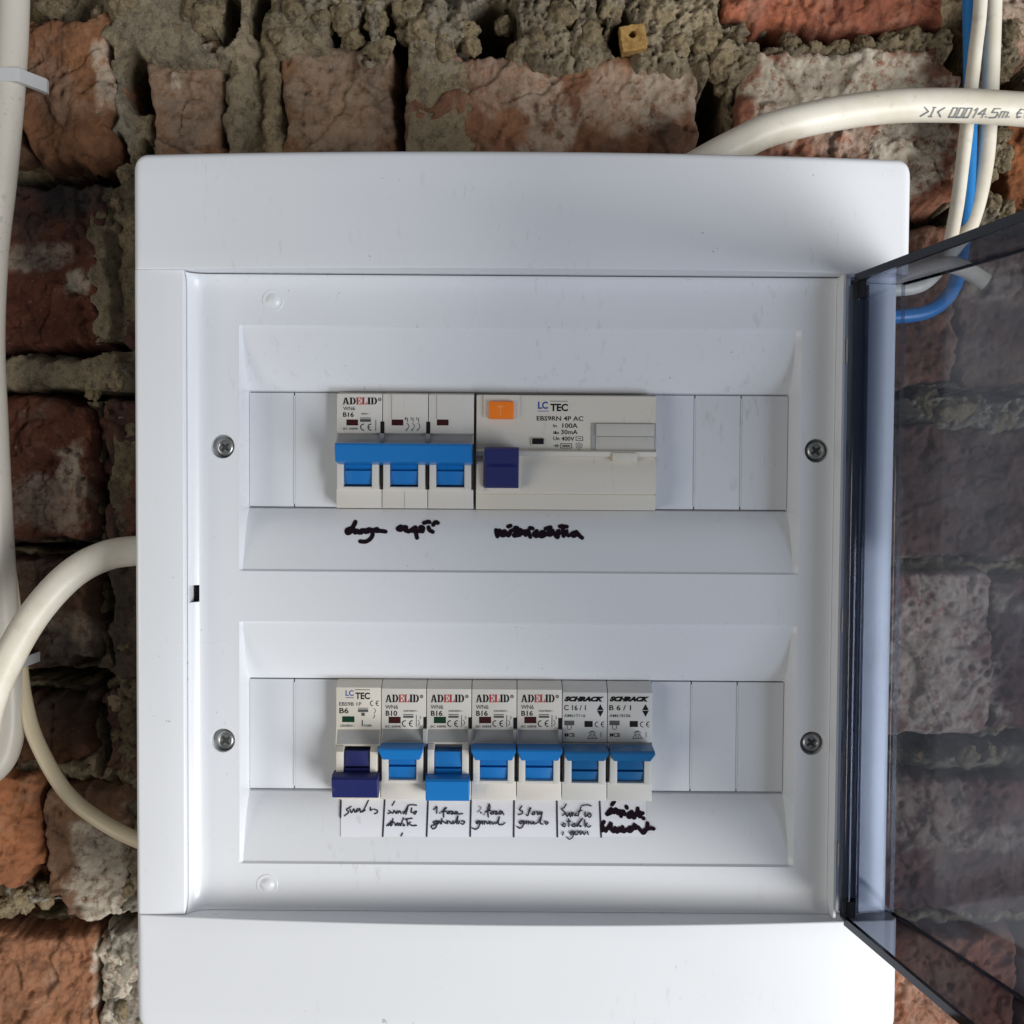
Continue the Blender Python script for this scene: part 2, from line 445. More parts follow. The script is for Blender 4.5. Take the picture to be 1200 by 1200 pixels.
B = [  # middle bricks at left carry the box's cast shadow in their tint
 (845, 1112, -60, 32, 1, (.40, .14, .085), 2.2), (596, 690, -70, 6, -4, RB, 3), (1162, 1300, -90, 70, -2, (.36, .18, .12), 4),
 (-70, 25, 20, 190, -3, BR, 3), (24, 137, 22, 192, 1, (.34, .165, .09), 3.4), (177, 263, 40, 214, -1, (.27, .15, .09), 2.4), (330, 462, 46, 214, -1, (.28, .16, .095), 2.6),
 (474, 820, 58, 214, 0, (.33, .165, .10), 3.0), (864, 1122, 58, 236, 1, (.35, .15, .10), 2.6), (1178, 1310, 120, 256, -5, (.36, .14, .06), 3),
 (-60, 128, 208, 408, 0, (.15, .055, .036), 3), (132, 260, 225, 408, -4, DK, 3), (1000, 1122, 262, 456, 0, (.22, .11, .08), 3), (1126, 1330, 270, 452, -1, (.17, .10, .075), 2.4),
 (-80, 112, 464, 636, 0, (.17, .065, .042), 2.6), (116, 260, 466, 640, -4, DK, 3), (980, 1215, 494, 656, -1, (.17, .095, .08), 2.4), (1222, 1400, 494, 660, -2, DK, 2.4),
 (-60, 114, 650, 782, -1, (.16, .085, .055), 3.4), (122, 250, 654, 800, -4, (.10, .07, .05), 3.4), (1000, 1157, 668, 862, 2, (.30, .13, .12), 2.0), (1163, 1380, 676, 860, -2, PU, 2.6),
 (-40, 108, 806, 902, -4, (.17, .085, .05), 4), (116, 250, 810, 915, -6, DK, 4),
 (-110, 50, 900, 1040, 3, (.48, .20, .10), 3.0), (53, 153, 918, 1076, 2, (.28, .16, .105), 3.0),
 (900, 1240, 908, 1074, 0, (.19, .10, .095), 2.6), (1246, 1420, 908, 1076, -1, BR, 2.6),
 (-90, 114, 1090, 1262, 2, (.36, .17, .10), 2.6), (118, 300, 1092, 1262, 3, (.30, .17, .12), 3), (930, 1190, 1088, 1270, 1, (.40, .17, .11), 2.4), (1198, 1440, 1090, 1270, 0, RB, 2.4)]
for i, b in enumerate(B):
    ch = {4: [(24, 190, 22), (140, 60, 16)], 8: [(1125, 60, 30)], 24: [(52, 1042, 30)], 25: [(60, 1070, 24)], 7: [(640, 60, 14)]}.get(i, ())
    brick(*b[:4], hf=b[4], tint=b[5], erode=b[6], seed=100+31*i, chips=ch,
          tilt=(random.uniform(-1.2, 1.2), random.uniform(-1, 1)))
# courses outside the frame, plainer
xmin, zt = U(-40, 0, 0)
for row in range(-6, 7):
    zc = 12 - row*72 - 14
    off = (row % 2)*62
    for k in range(-6, 7):
        x0 = k*124+off-30; x1 = x0+113
        xm, zm = (x0+x1)/2, zc
        if -258 < xm < 262 and -262 < zm < 262: continue
        if (-330 < xm < 330) and (-270 < zm < 262):
            # neighbours of hand-laid bricks: leave those already built
            if any(U(b[0], b[3], 0)[0]-8 < x1 and U(b[1], b[3], 0)[0]+8 > x0 and U(b[0], b[3], 0)[1]-8 < zm+32 and U(b[0], b[2], 0)[1]+8 > zm-32 for b in B): continue
        elif any(U(b[0], b[3], 0)[0]-4 < x1 and U(b[1], b[3], 0)[0]+4 > x0 and U(b[0], b[3], 0)[1]-4 < zm+32 and U(b[0], b[2], 0)[1]+4 > zm-32 for b in B): continue
        brick(x0, x1, zm-32, zm+32, hf=random.uniform(-4, 1), tint=random.choice((RB, OR, BR, DK, PU)), seed=random.randint(2000, 9000), res=4.0, mm=True)

# mortar: photo px cx, cy, rx, ry, angle, top h, edge mm, lumpiness, lime
BLOB = [
 (205, 28, 78, 42, -6, 5, 7, 1.0, .15), (150, 40, 34, 34, 0, 3, 6, 1, .1), (281, 85, 12, 110, 0, 3, 4, .6, .1), (318, 95, 11, 110, 2, 0, 4, .8, 0), (300, 120, 30, 110, 0, -5, 5, .8, 0),
 (352, 22, 38, 44, 0, 4, 6, 1.2, .1), (388, 18, 26, 26, 0, 6, 6, 1.6, .2), (412, 24, 17, 22, 0, 7, 6, 1.8, .25), (444, 36, 18, 30, 15, 8, 7, 1.8, .3), (470, 10, 22, 16, 0, 6, 6, 1.8, .2),
 (505, 34, 26, 26, 0, 9, 7, 1.9, .3), (545, 36, 15, 24, 0, 8, 6, 1.8, .3), (478, 40, 11, 20, 0, 4, 5, 1.5, .2), (510, 130, 40, 82, 0, 2.2, 3, .35, .05), (512, 70, 26, 26, 0, 4, 5, .7, .2),
 (652, 38, 62, 38, -8, 6, 7, 2.2, .15), (605, 62, 14, 20, 0, 2, 5, 1.4, .2), (690, 20, 40, 24, 0, 6, 6, 2.2, .2), (690, 56, 50, 18, 10, 4, 5, 2.0, .1), (776, 40, 40, 46, 0, 6, 7, 2.2, .15), (812, 20, 30, 40, 0, 5, 6, 2.0, .1), (850, 66, 34, 30, 0, 6, 6, 2.0, .1),
 (846, 110, 20, 45, 10, -4, 7, 1.8, 0), (985, 56, 105, 13, 0, -2, 5, 2.0, .05), (925, 50, 22, 12, -20, 2, 5, 1.6, .1), (1070, 50, 60, 18, -4, 1, 5, 2.0, .05),
 (1120, 150, 16, 60, 0, -3, 5, 1.5, .1), (1115, 245, 14, 12, 0, -3, 4, 1.6, .1), (1178, 60, 30, 28, 0, -1, 6, 2.0, .1), (1168, 165, 14, 36, 10, 3, 5, 2.0, .3), (1172, 205, 14, 18, -30, 3, 5, 2.0, .4), (1160, 240, 22, 22, 0, 2, 5, 2, .3), (1186, 120, 20, 14, 0, -4, 5, 1.5, .2),
 (155, 155, 20, 50, 6, -5, 6, 1.0, .05), (140, 120, 8, 50, 0, 0, 4, .8, .3), (145, 225, 24, 40, 20, -1, 6, 1.0, .05), (119, 320, 12, 100, 2, 2, 5, .9, .1), (152, 270, 16, 90, 0, -1, 6, 1.0, 0), (148, 380, 22, 40, 0, -4, 6, 1, 0),
 (70, 436, 100, 19, 0, 0, 7, .7, .1), (140, 446, 20, 14, 0, 1, 5, 1.2, .35), (110, 458, 9, 10, 0, 1, 4, 1, .1), (136, 560, 26, 90, 0, -3, 8, 1.0, 0), (60, 642, 60, 6, 0, -7, 5, .8, 0),
 (118, 720, 10, 70, 0, -9, 6, .8, 0), (148, 870, 20, 120, 0, -5, 8, 1.3, 0), (60, 795, 70, 12, 0, -7, 6, 1.2, 0), (34, 1052, 28, 16, 15, -4, 6, 1.5, .5), (158, 1010, 14, 90, 0, -1, 6, 1.4, .2), (75, 905, 60, 12, 0, -4, 6, 1.2, .1),
 (152, 1150, 22, 90, 0, 3.5, 5, 1.5, .5), (1112, 478, 42, 22, 0, 4, 6, 2.0, .35), (1170, 484, 34, 20, 12, 4, 6, 2.0, .35), (1070, 470, 25, 14, 0, -6, 6, 1.4, .1), (1132, 886, 34, 14, 0, 0, 6, 1.6, .25), (1080, 885, 40, 10, 0, -12, 6, 1.4, 0), (1125, 664, 90, 8, 0, -7, 5, 1.2, .1), (1120, 1082, 90, 7, 0, -6, 5, 1.2, .1), (1159, 770, 8, 90, 0, -7, 5, 1.4, .1)]
HOLE = [(158, 92, 17, 32, -80), (268, 22, 10, 30, -60), (302, 12, 11, 26, -60), (250, 50, 10, 12, -40), (466, 80, 13, 46, -80), (470, 150, 8, 40, -50), (428, 44, 8, 26, -40), (462, 42, 11, 26, -60), (392, 34, 7, 20, -30), (570, 34, 24, 34, -80), (548, 66, 20, 10, -60), (596, 40, 11, 34, -60), (728, 42, 13, 26, -60), (700, 30, 6, 26, -26), (666, 18, 5, 22, -26),
        (880, 44, 60, 10, -60), (970, 38, 70, 9, -60), (1060, 30, 40, 8, -40), (838, 132, 13, 48, -80), (1128, 68, 14, 44, -70), (1136, 150, 7, 50, -50), (1192, 94, 26, 22, -80), (1188, 216, 22, 44, -80), (1088, 247, 28, 12, -80), (1128, 250, 12, 16, -50), (60, 407, 100, 8, -60), (70, 462, 95, 6, -60), (168, 178, 9, 14, -50), (10, 30, 20, 16, -50), (105, 26, 26, 12, -50),
        (52, 1036, 26, 22, -90), (82, 1046, 18, 26, -90), (70, 1076, 110, 11, -90), (1110, 876, 110, 13, -60), (1110, 460, 110, 7, -50), (85, 204, 60, 11, -70), (136, 190, 12, 26, -50), (125, 62, 12, 12, -40), (119, 560, 7, 90, -40), (119, 720, 6, 60, -40), (60, 642, 70, 5, -40), (112, 850, 9, 60, -50), (60, 795, 60, 8, -40), (116, 1150, 6, 70, -50), (52, 980, 4, 60, -50)]
def mortar(x0, x1, z0, z1, res, seed):
    nx = int((x1-x0)/res)+1; nz = int((z1-z0)/res)+1
    X, Z = np.meshgrid(np.linspace(x0, x1, nx), np.linspace(z0, z1, nz))
    k = CAMP[2]/F
    n1 = fbm(X, Z, 22, 41, 5, .55); n2 = fbm(X, Z, 7, 47, 4, .6); n3 = fbm(X, Z, 2.8, 53, 3, .6)
    wx = X+4*fbm(X, Z, 15, 61, 3); wz = Z+4*fbm(X, Z, 15, 67, 3)
    wl = worley(wx, wz, 11, 71); wl2 = worley(wx, wz, 4.5, 73)
    lump = (1.9*(.55-wl) + 1.6*n2 + .9*n3 - 1.6*sstep(.25, .08, wl2))
    smooth = .9*n2+.35*n3
    Hh = -16 + 4.0*n1 + 1.6*n2 + .5*n3
    lime = .12*sstep(.1, .6, n1); soot_shade = .25*sstep(.0, -.6, n1)
    Xw = X+3.2*fbm(X, Z, 12, 81, 4, .6); Zw = Z+3.2*fbm(X, Z, 12, 87, 4, .6)
    Xs = X+2.6*fbm(X, Z, 16, 83, 2, .5); Zs = Z+2.6*fbm(X, Z, 16, 89, 2, .5)
    for cx, cy, rx, ry, an, ht, ed, lu, lm in BLOB:
        x, z = U(cx, cy, 0); rx *= k; ry *= k; a = math.radians(an); dx = Xw-x; dz = Zw-z
        u = (dx*math.cos(a)+dz*math.sin(a)); v = (-dx*math.sin(a)+dz*math.cos(a))
        rad = ((np.abs(u)/rx)**3+(np.abs(v)/ry)**3)**(1/3)
        d = (1-rad)*min(rx, ry)
        prof = np.clip(d/ed, -6, 1)
        hb = ht - np.where(prof > 0, ed*.55*(1-np.sqrt(np.clip(1-(1-np.clip(prof, 0, 1))**2, 0, 1))), ed*.55-prof*ed*2.2)
        hb = hb + np.where(lu > 1, lump*(lu*.8), smooth*lu)
        msk = hb > Hh
        Hh = np.where(msk, hb, Hh); lime = np.where(msk, lm, lime); soot_shade = np.where(msk, 0, soot_shade)
    for cx, cy, rx, ry, ht in HOLE:
        x, z = U(cx, cy, 0); d = np.sqrt(((Xs-x)/(rx*k))**2+((Zs-z)/(ry*k))**2)
        f = sstep(1.12, .86, d)
        Hh = Hh*(1-f)+np.minimum(ht, Hh)*f
    soot_shade = np.maximum(soot_shade, patch_mask(X, Z, SOOT_SHADE, 8, 1.0)*.8)
    keep = np.ones(X.shape, bool)
    return X, Z, Hh, lime, soot_shade, keep
R = (-258, 258, -262, 262)
X, Z, Hh, lime, soot_shade, keep = mortar(*R, 1.0, 1)
keep &= ~((X > -95) & (X < 108) & (Z < 100))
mo = link('mortar', field_mesh('mortar', X, Z, Hh, {'lime': lime, 'soot_shade': soot_shade}, keep), wall, M_mortar)
mo['label'] = 'crumbling grey mortar squeezed out between the bricks'
X, Z, Hh, lime, soot_shade, keep = mortar(-760, 760, -480, 480, 6.0, 2)
inside = (X > R[0]+7) & (X < R[1]-7) & (Z > R[2]+7) & (Z < R[3]-7)
link('mortar', field_mesh('mortar', X, Z, Hh-.6, {'lime': lime, 'soot_shade': soot_shade}, ~inside), wall, M_mortar)
bm = bmesh.new(); bx(bm, -760, 760, -480, 480, -125, -105); obj('wall_core', bm, M_mortar, wall)

# loose clods of mortar standing out of the joints
from mathutils import noise as mn
clods = []
for k in range(9):
    bm = bmesh.new(); bmesh.ops.create_icosphere(bm, subdivisions=4, radius=1)
    off = Vector((k*13.7, k*5.1, -k*7.3))
    for v in bm.verts:
        p = v.co.copy(); d = 1 + .34*mn.fractal(p*1.1+off, 1, 2, 3) + .16*mn.fractal(p*3.4+off, .8, 2, 3) + .07*mn.noise(p*11+off)
        cell = mn.voronoi(p*1.7+off)[0]; d -= .16*max(0, .35-cell[0])*2
        v.co = p*d
    me = bpy.data.meshes.new('mortar_lump'); bm.to_mesh(me); bm.free(); me.materials.append(M_mortar); me.shade_smooth(); clods.append(me)
rc = random.Random(11)
def clod(px, py, r, h=0):
    o = bpy.data.objects.new('mortar_lump', rc.choice(clods)); COL.objects.link(o); o.parent = wall
    x, z = U(px, py, h); q = r*CAMP[2]/F*.001
    o.scale = (q*rc.uniform(.8, 1.25), q*rc.uniform(.8, 1.1), q*rc.uniform(.8, 1.25)); o.rotation_euler = [rc.uniform(0, 6.28) for _ in range(3)]
    o.location = V(x, z, h) - wall.location
for px, py, r, h in [(404, 22, 15, 4), (414, 46, 13, 3), (442, 26, 15, 4), (447, 56, 15, 5), (438, 6, 12, 4), (478, 14, 16, 5), (474, 42, 11, 2), (500, 40, 22, 5), (520, 58, 16, 4), (548, 36, 13, 5), (552, 54, 12, 4), (530, 24, 12, 3),
    (606, 62, 12, 2), (590, 30, 12, -3), (240, 26, 20, 3), (228, 10, 16, 3), (252, 8, 12, 2), (346, 14, 18, 3), (378, 28, 14, 3), (330, 40, 14, 2), (360, 46, 11, 2), (150, 10, 22, 2), (118, 20, 12, -4), (60, 10, 16, -4), (206, 40, 14, 2),
    (632, 50, 18, 3), (660, 20, 20, 3), (690, 48, 16, 4), (712, 16, 14, 3), (770, 22, 22, 3), (790, 56, 18, 3), (826, 48, 20, 3), (846, 76, 18, 3), (848, 100, 12, -6), (862, 54, 12, 1), (925, 52, 12, -1), (955, 60, 10, -2), (985, 58, 13, -1), (1012, 54, 11, -1), (1040, 50, 12, -1), (1068, 46, 14, -2), (1098, 54, 13, -2),
    (1168, 160, 12, 2), (1172, 186, 13, 2), (1160, 205, 11, 0), (1156, 238, 14, 1), (1176, 250, 12, 2), (1180, 40, 18, -3), (1172, 84, 12, -4), (1085, 470, 16, 0), (1112, 482, 20, 1), (1140, 474, 14, 0), (1172, 488, 18, 0), (1130, 886, 16, -2), (1158, 880, 10, -4), (1075, 884, 10, -6),
    (140, 446, 13, 0), (110, 460, 9, -1), (28, 1052, 16, -6), (52, 1048, 14, -9), (10, 1062, 14, -6), (150, 1040, 12, -2), (146, 1180, 14, 2), (156, 1120, 12, 1), (150, 205, 14, -3), (140, 240, 12, -3), (152, 880, 14, -6), (140, 820, 12, -7)]:
    clod(px, py, r, h-2)

# ------------------------------------------------------------------ the box
XL, XR, ZB, ZT = -142.9, 148.9, -199.5, 133.7
XM = (XL+XR)/2; HWD = (XR-XL)/2
PL, PR, PB, PT = -123.6, 123.6, -154.5, 90.0
P = 75.0; FLOOR = 63.0; BULGE = 7.5
REC = [dict(zt=71.3, zb=-23.4, ft=46.2, fb=1.5), dict(zt=-42.8, zb=-137.7, ft=-67.8, fb=-111.4)]
WL0, WL1, WR1, WR0 = -105.3, -104.1, 108.9, 110.7

box = empty('distribution_box', XM, ZB, 40)
tag(box, 'white plastic fuse box with its smoked door open, fixed to the brick wall', 'fuse box')

def filletdrop(d, r):
    return 0 if d >= r else r-math.sqrt(max(0, r*r-(r-d)**2))
def strip(zb, zt, top_corner):
    """bowed front strip; top_corner=1 rounds its upper outer corners, -1 the lower ones"""
    bm = bmesh.new(); rows = []
    xs = [0, .15, .5, 1, 1.7, 2.6, 3.6, 4.8, 6] + list(np.linspace(10, 2*HWD-10, 40)) + [2*HWD-k for k in (6, 4.8, 3.6, 2.6, 1.7, 1, .5, .15, 0)]
    for q in xs:
        x = XL+q; de = min(q, 2*HWD-q)
        hf = 83 + BULGE*(1-((x-XM)/HWD)**2) - filletdrop(de, 2.6)
        cr = filletdrop(de, 5.5)
        z1 = zt-(cr if top_corner > 0 else 0); z0 = zb+(cr if top_corner < 0 else 0)
        f1 = 2.6 if top_corner > 0 else .7; f0 = 2.6 if top_corner < 0 else .7
        pr = [(z0, 60)]
        for k in range(5):
            a = k/4*math.pi/2
            pr.append((z0+f0*(1-math.cos(a)), hf-f0*(1-math.sin(a))))
        for k in range(1, 6): pr.append((z0+f0+(z1-z0-f1-f0)*k/6, hf + .0))
        for k in range(5):
            a = (1-k/4)*math.pi/2
            pr.append((z1-f1*(1-math.cos(a)), hf-f1*(1-math.sin(a))))
        pr.append((z1, 60))
        rows.append([(x, z, h) for z, h in pr])
    loft(bm, rows)
    return bm
obj('top_cover', strip(PT+.5, ZT, 1), M_white, box, 50)
obj('bottom_cover', strip(ZB, PB-.15, -1), M_white, box, 50)

# left cheek with its step down to the inner panel
bm = bmesh.new(); cs = [(XL, 40)]
for k in range(6):
    a = k/5*math.pi/2; cs.append((XL+2.2*(1-math.cos(a)), 83-2.2*(1-math.sin(a))))
cs += [(-132, 83.1)]
for k in range(4):
    a = (1-k/3)*math.pi/2; cs.append((-124.0-.6*(1-math.cos(a)), 83-.6*(1-math.sin(a))))
cs += [(-123.4, 74.9), (-123.4, 40)]
rows = [[(x, z, h) for x, h in cs] for z in (PB+.05, -100, -40, 20, PT+.4)]
loft(bm, rows); obj('side_cheek', bm, M_white, box, 50)
# right cheek: upright edge beside the panel and the flat the door swings over
bm = bmesh.new()
cs = [(123.7, 40), (123.7, 82.4), (124.0, 83), (124.9, 83), (125.2, 82.4), (125.2, 78), (144.6, 77.4), (146.2, 76.2), (146.8, 74.5), (146.8, 40)]
rows = [[(x, z, h) for x, h in cs] for z in (PB+.05, -100, -40, 20, PT+.4)]
loft(bm, rows); obj('side_cheek', bm, M_white, box, 50)
# shell against the wall
bm = bmesh.new(); bx(bm, XL+2.5, XR-2.5, ZB+2.5, ZT-2.5, 3, 59.5, 2); obj('back_box', bm, M_white, box)

# inner panel as one sheet with two dished recesses, screw wells and a latch slot
def dish(z):
    for r in REC:
        if r['zb'] < z < r['zt']:
            if z > r['ft']: t_ = (r['zt']-z)/(r['zt']-r['ft'])
            elif z < r['fb']: t_ = (z-r['zb'])/(r['fb']-r['zb'])
            else: return P-FLOOR+3
            # small rounded shoulder, long slope, steeper roll at the foot
            return (P-FLOOR)*(.06*min(1, t_/.03) + .56*t_ + .38*t_**5)
    return 0
def wallw(x):
    if x <= WL0 or x >= WR0: return 0
    if x < WL1: return (x-WL0)/(WL1-WL0)
    if x > WR1: return (WR0-x)/(WR0-WR1)
    return 1
COVE = 7.5
def panel_h(x, z):
    h = P - wallw(x)*dish(z)
    for d, r, amt in ((x-PL, COVE, .7), (z-PB, 7, .5), (PT-z, 6, .5), (PR-x, 3.0, .3)):
        if d < r: h += amt*(r-math.sqrt(max(0, r*r-(r-d)**2)))
    return h
SCR = [(-111.7, 24.7), (-111.7, -89.4), (117.2, 24.6), (117.2, -89.0)]
SLOT = (-123.5, -120.4, -35.4, -28.8)
SQ = 5.6
cols = set(np.round(np.concatenate([PL+COVE*(1-np.cos(np.linspace(0, math.pi/2, 11))), np.linspace(-115, WL0-2, 4), [WL0-.6, WL0-.25, WL0, WL0+.08, WL1-.2, WL1, WL1+.6],
        np.linspace(WL1+3, WR1-3, 26), [WR1-.6, WR1, WR1+.2, WR0-.08, WR0, WR0+.3], [PR-3, PR-2, PR-1, PR-.4, PR]]), 3).tolist())
rws = set()
for r in REC:
    rws |= set(np.round(np.concatenate([np.linspace(r['ft'], r['zt'], 26), [r['zt']-.76, r['zt']-.3]]), 3).tolist()) | set(np.round(np.concatenate([np.linspace(r['zb'], r['fb'], 26), [r['zb']+.76, r['zb']+.3]]), 3).tolist())
    rws |= {round(r['ft']-.05, 3), round(r['fb']+.05, 3), round(r['zt']-.4, 3), round(r['zb']+.4, 3)}
rws |= set(np.round(np.concatenate([PB+7*(1-np.cos(np.linspace(0, math.pi/2, 8))), PT-6*(1-np.cos(np.linspace(0, math.pi/2, 8)))]), 3).tolist()) | {-30.0, -38.0, 82.0}
for x, z in SCR:
    cols |= {round(x+SQ*k/5, 3) for k in range(-5, 6)}; rws |= {round(z+SQ*k/5, 3) for k in range(-5, 6)}
cols |= set(SLOT[:2]); rws |= set(SLOT[2:])
cols = sorted(c_ for c_ in cols if PL-.001 <= c_ <= PR+.001); rws = sorted(r_ for r_ in rws if PB-.001 <= r_ <= PT+.001)
# columns inside the screw squares are dropped there
bm = bmesh.new(); grid = {}
def gv(i, j):
    if (i, j) not in grid: grid[i, j] = bm.verts.new(V(cols[i], rws[j], panel_h(cols[i], rws[j])))
    return grid[i, j]
def inhole(x0, x1, z0, z1):
    xm, zm = (x0+x1)/2, (z0+z1)/2
    for x, z in SCR:
        if abs(xm-x) < SQ and abs(zm-z) < SQ: return True
    if SLOT[0] < xm < SLOT[1] and SLOT[2] < zm < SLOT[3]: return True
    for r in REC:
        if r['fb'] < zm < r['ft'] and WL1 < xm < WR1: return True
    return False
for i in range(len(cols)-1):
    for j in range(len(rws)-1):
        if inhole(cols[i], cols[i+1], rws[j], rws[j+1]): continue
        bm.faces.new((gv(i, j), gv(i+1, j), gv(i+1, j+1), gv(i, j+1)))
for x, z in SCR:
    # ring of grid boundary points round the square, joined to a round well
    n = 32; pts = []
    ci = [c_ for c_ in cols if x-SQ-.001 <= c_ <= x+SQ+.001]; rj = [r_ for r_ in rws if z-SQ-.001 <= r_ <= z+SQ+.001]
    ring = [(c_, rj[0]) for c_ in ci] + [(ci[-1], r_) for r_ in rj[1:]] + [(c_, rj[-1]) for c_ in ci[-2::-1]] + [(ci[0], r_) for r_ in rj[-2:0:-1]]
    prev = None
    def circ(rad, dh): return [bm.verts.new(V(x+rad*math.cos(math.atan2(b_-z, a_-x)), z+rad*math.sin(math.atan2(b_-z, a_-x)), panel_h(a_, b_)*.0+(P if dh is None else dh))) for a_, b_ in ring]
    r0 = [gv(cols.index(a_), rws.index(b_)) for a_, b_ in ring]
    for rr in (circ(4.75, P), circ(4.5, P-.4), circ(4.45, P-4)):
        for a_ in range(len(ring)):
            b_ = (a_+1) % len(ring); bm.faces.new((r0[a_], r0[b_], rr[b_], rr[a_]))
        r0 = rr
    bm.faces.new(r0)
# latch slot walls
i0, i1 = cols.index(SLOT[0]), cols.index(SLOT[1]); j0, j1 = rws.index(SLOT[2]), rws.index(SLOT[3])
ring = [(i, j0) for i in range(i0, i1)] + [(i1, j) for j in range(j0, j1)] + [(i, j1) for i in range(i1, i0, -1)] + [(i0, j) for j in range(j1, j0, -1)]
top = [gv(*k) for k in ring]; low = [bm.verts.new(v.co + Vector((0, .003, 0))) for v in top]
for a_ in range(len(ring)):
    b_ = (a_+1) % len(ring); bm.faces.new((top[a_], top[b_], low[b_], low[a_]))
obj('inner_panel', bm, M_white, box, 13)
bm = bmesh.new(); bx(bm, SLOT[0]-.5, SLOT[1]+.5, SLOT[2]-.5, SLOT[3]+.5, 66, 73.2); obj('latch_slot', bm, M_slot, box)
bm = bmesh.new()
for r in REC: bx(bm, WL0-1, WR0+1, r['fb']-2, r['ft']+2, 44, 48)
obj('mounting_plate', bm, M_slot, box)

# blanking plates
for r in REC:
    for x0, x1 in ((WL1-.15, -86.75), (-86.25, -68.9), (56.2, 71.85), (72.35, 90.25), (90.75, WR1+.15)):
        bm = bmesh.new(); bx(bm, x0, x1, r['fb']-.2, r['ft']+.2, 59, FLOOR+.05, .28, 2)
        obj('blank_plate', bm, M_plate, box)
    for x in (-86.5, 72.1, 90.5):
        bm = bmesh.new(); bx(bm, x-.24, x+.24, r['fb']+.9, r['ft']-.9, 59, FLOOR+.32, .15, 2)
        obj('snap_line', bm, M_plate, box)

# screws
for x, z in SCR:
    left = x < 0
    sx, sz = (x+.7, z-.3) if left else (x, z)
    bm = bmesh.new(); lathe(bm, sx, sz, [(3.75, P-4), (3.75, P-2.2), (3.5, P-1.5), (2.8, P-.9), (2.35, P-.8), (2.2, P-1.3)])
    s = obj('screw', bm, M_screw, box, 30)
    bm = bmesh.new(); a = math.radians(random.uniform(10, 50))
    for k in range(2):
        q = a+k*math.pi/2; d1 = Vector((math.cos(q), 0, math.sin(q)))*.0019; d2 = Vector((-math.sin(q), 0, math.cos(q)))*.00048
        c0 = V(sx, sz, P-1.18-.03*k)
        vs = [bm.verts.new(c0+d1-d2), bm.verts.new(c0+d1+d2), bm.verts.new(c0-d1+d2), bm.verts.new(c0-d1-d2)]
        bm.faces.new(vs)
    lathe(bm, sx, sz, [(1.0, P-1.25), (1.0, P-1.12)], 12)
    obj('cross_recess', bm, M_screwdark, s)
# round moulding marks
for px, py in ((320, 352), (313, 1037)):
    x, z = U(px, py, P); h = panel_h(x, z)
    bm = bmesh.new(); lathe(bm, x, z, [(4.4, h-.2), (4.2, h+.12), (3.6, h+.12), (3.3, h+.02), (2.9, h+.06), (2.2, h+.55), (1.3, h+1.0), (.5, h+1.15)])
    obj('moulding_mark', bm, M_white, box, 60)

# ------------------------------------------------------------------ print and handwriting
def text_verts(s, bold=.014, shear=0, space=1.0):
    cu = bpy.data.curves.new('t', 'FONT'); cu.body = s; cu.resolution_u = 3; cu.offset = bold; cu.shear = shear
    cu.space_character = space
    o = bpy.data.objects.new('t', cu); COL.objects.link(o)
    me = o.to_mesh()
    vs = np.array([v.co[:2] for v in me.vertices]) if len(me.vertices) else np.zeros((0, 2)); fs = [tuple(p.vertices) for p in me.polygons]
    o.to_mesh_clear(); bpy.data.objects.remove(o); bpy.data.curves.remove(cu)
    return vs, fs
def put(bm, vs, fs, fn):
    bv = [bm.verts.new(fn(*p)) for p in vs]
    for f in fs:
        try: bm.faces.new([bv[i] for i in f])
        except ValueError: pass
def T(bm, s, px0, px1, py0, py1, h, **kw):
    """print a string so that it fills a photo-pixel rectangle lying at distance h"""
    vs, fs = text_verts(s, **kw)
    if not len(vs): return
    lo, hi = vs.min(0), vs.max(0)
    x0, z1 = U(px0, py0, h); x1, z0 = U(px1, py1, h)
    put(bm, vs, fs, lambda a, b: V(x0+(a-lo[0])/(hi[0]-lo[0])*(x1-x0), z0+(b-lo[1])/(hi[1]-lo[1])*(z1-z0), h))
def rect(bm, px0, px1, py0, py1, h):
    x0, z1 = U(px0, py0, h); x1, z0 = U(px1, py1, h)
    bm.faces.new([bm.verts.new(V(*p, h)) for p in ((x0, z0), (x1, z0), (x1, z1), (x0, z1))])
def polyp(bm, pts, h):
    bm.faces.new([bm.verts.new(V(*U(a, b, h), h)) for a, b in pts])
def arc(bm, cx, cy, r, w_, a0, a1, h, n=10):
    for k in range(n):
        t0 = math.radians(a0+(a1-a0)*k/n); t1 = math.radians(a0+(a1-a0)*(k+1)/n)
        polyp(bm, [(cx+q*math.cos(t_), cy-q*math.sin(t_)) for q, t_ in ((r, t0), (r, t1), (r-w_, t1), (r-w_, t0))], h)
def CE(bm, px, py, s, h, w_=None):
    w_ = w_ or s*.3
    arc(bm, px+s, py, s, w_, 80, 280, h); arc(bm, px+3.1*s, py, s, w_, 80, 280, h)
    rect(bm, px+2.3*s, px+3.0*s, py-w_/2, py+w_/2, h)
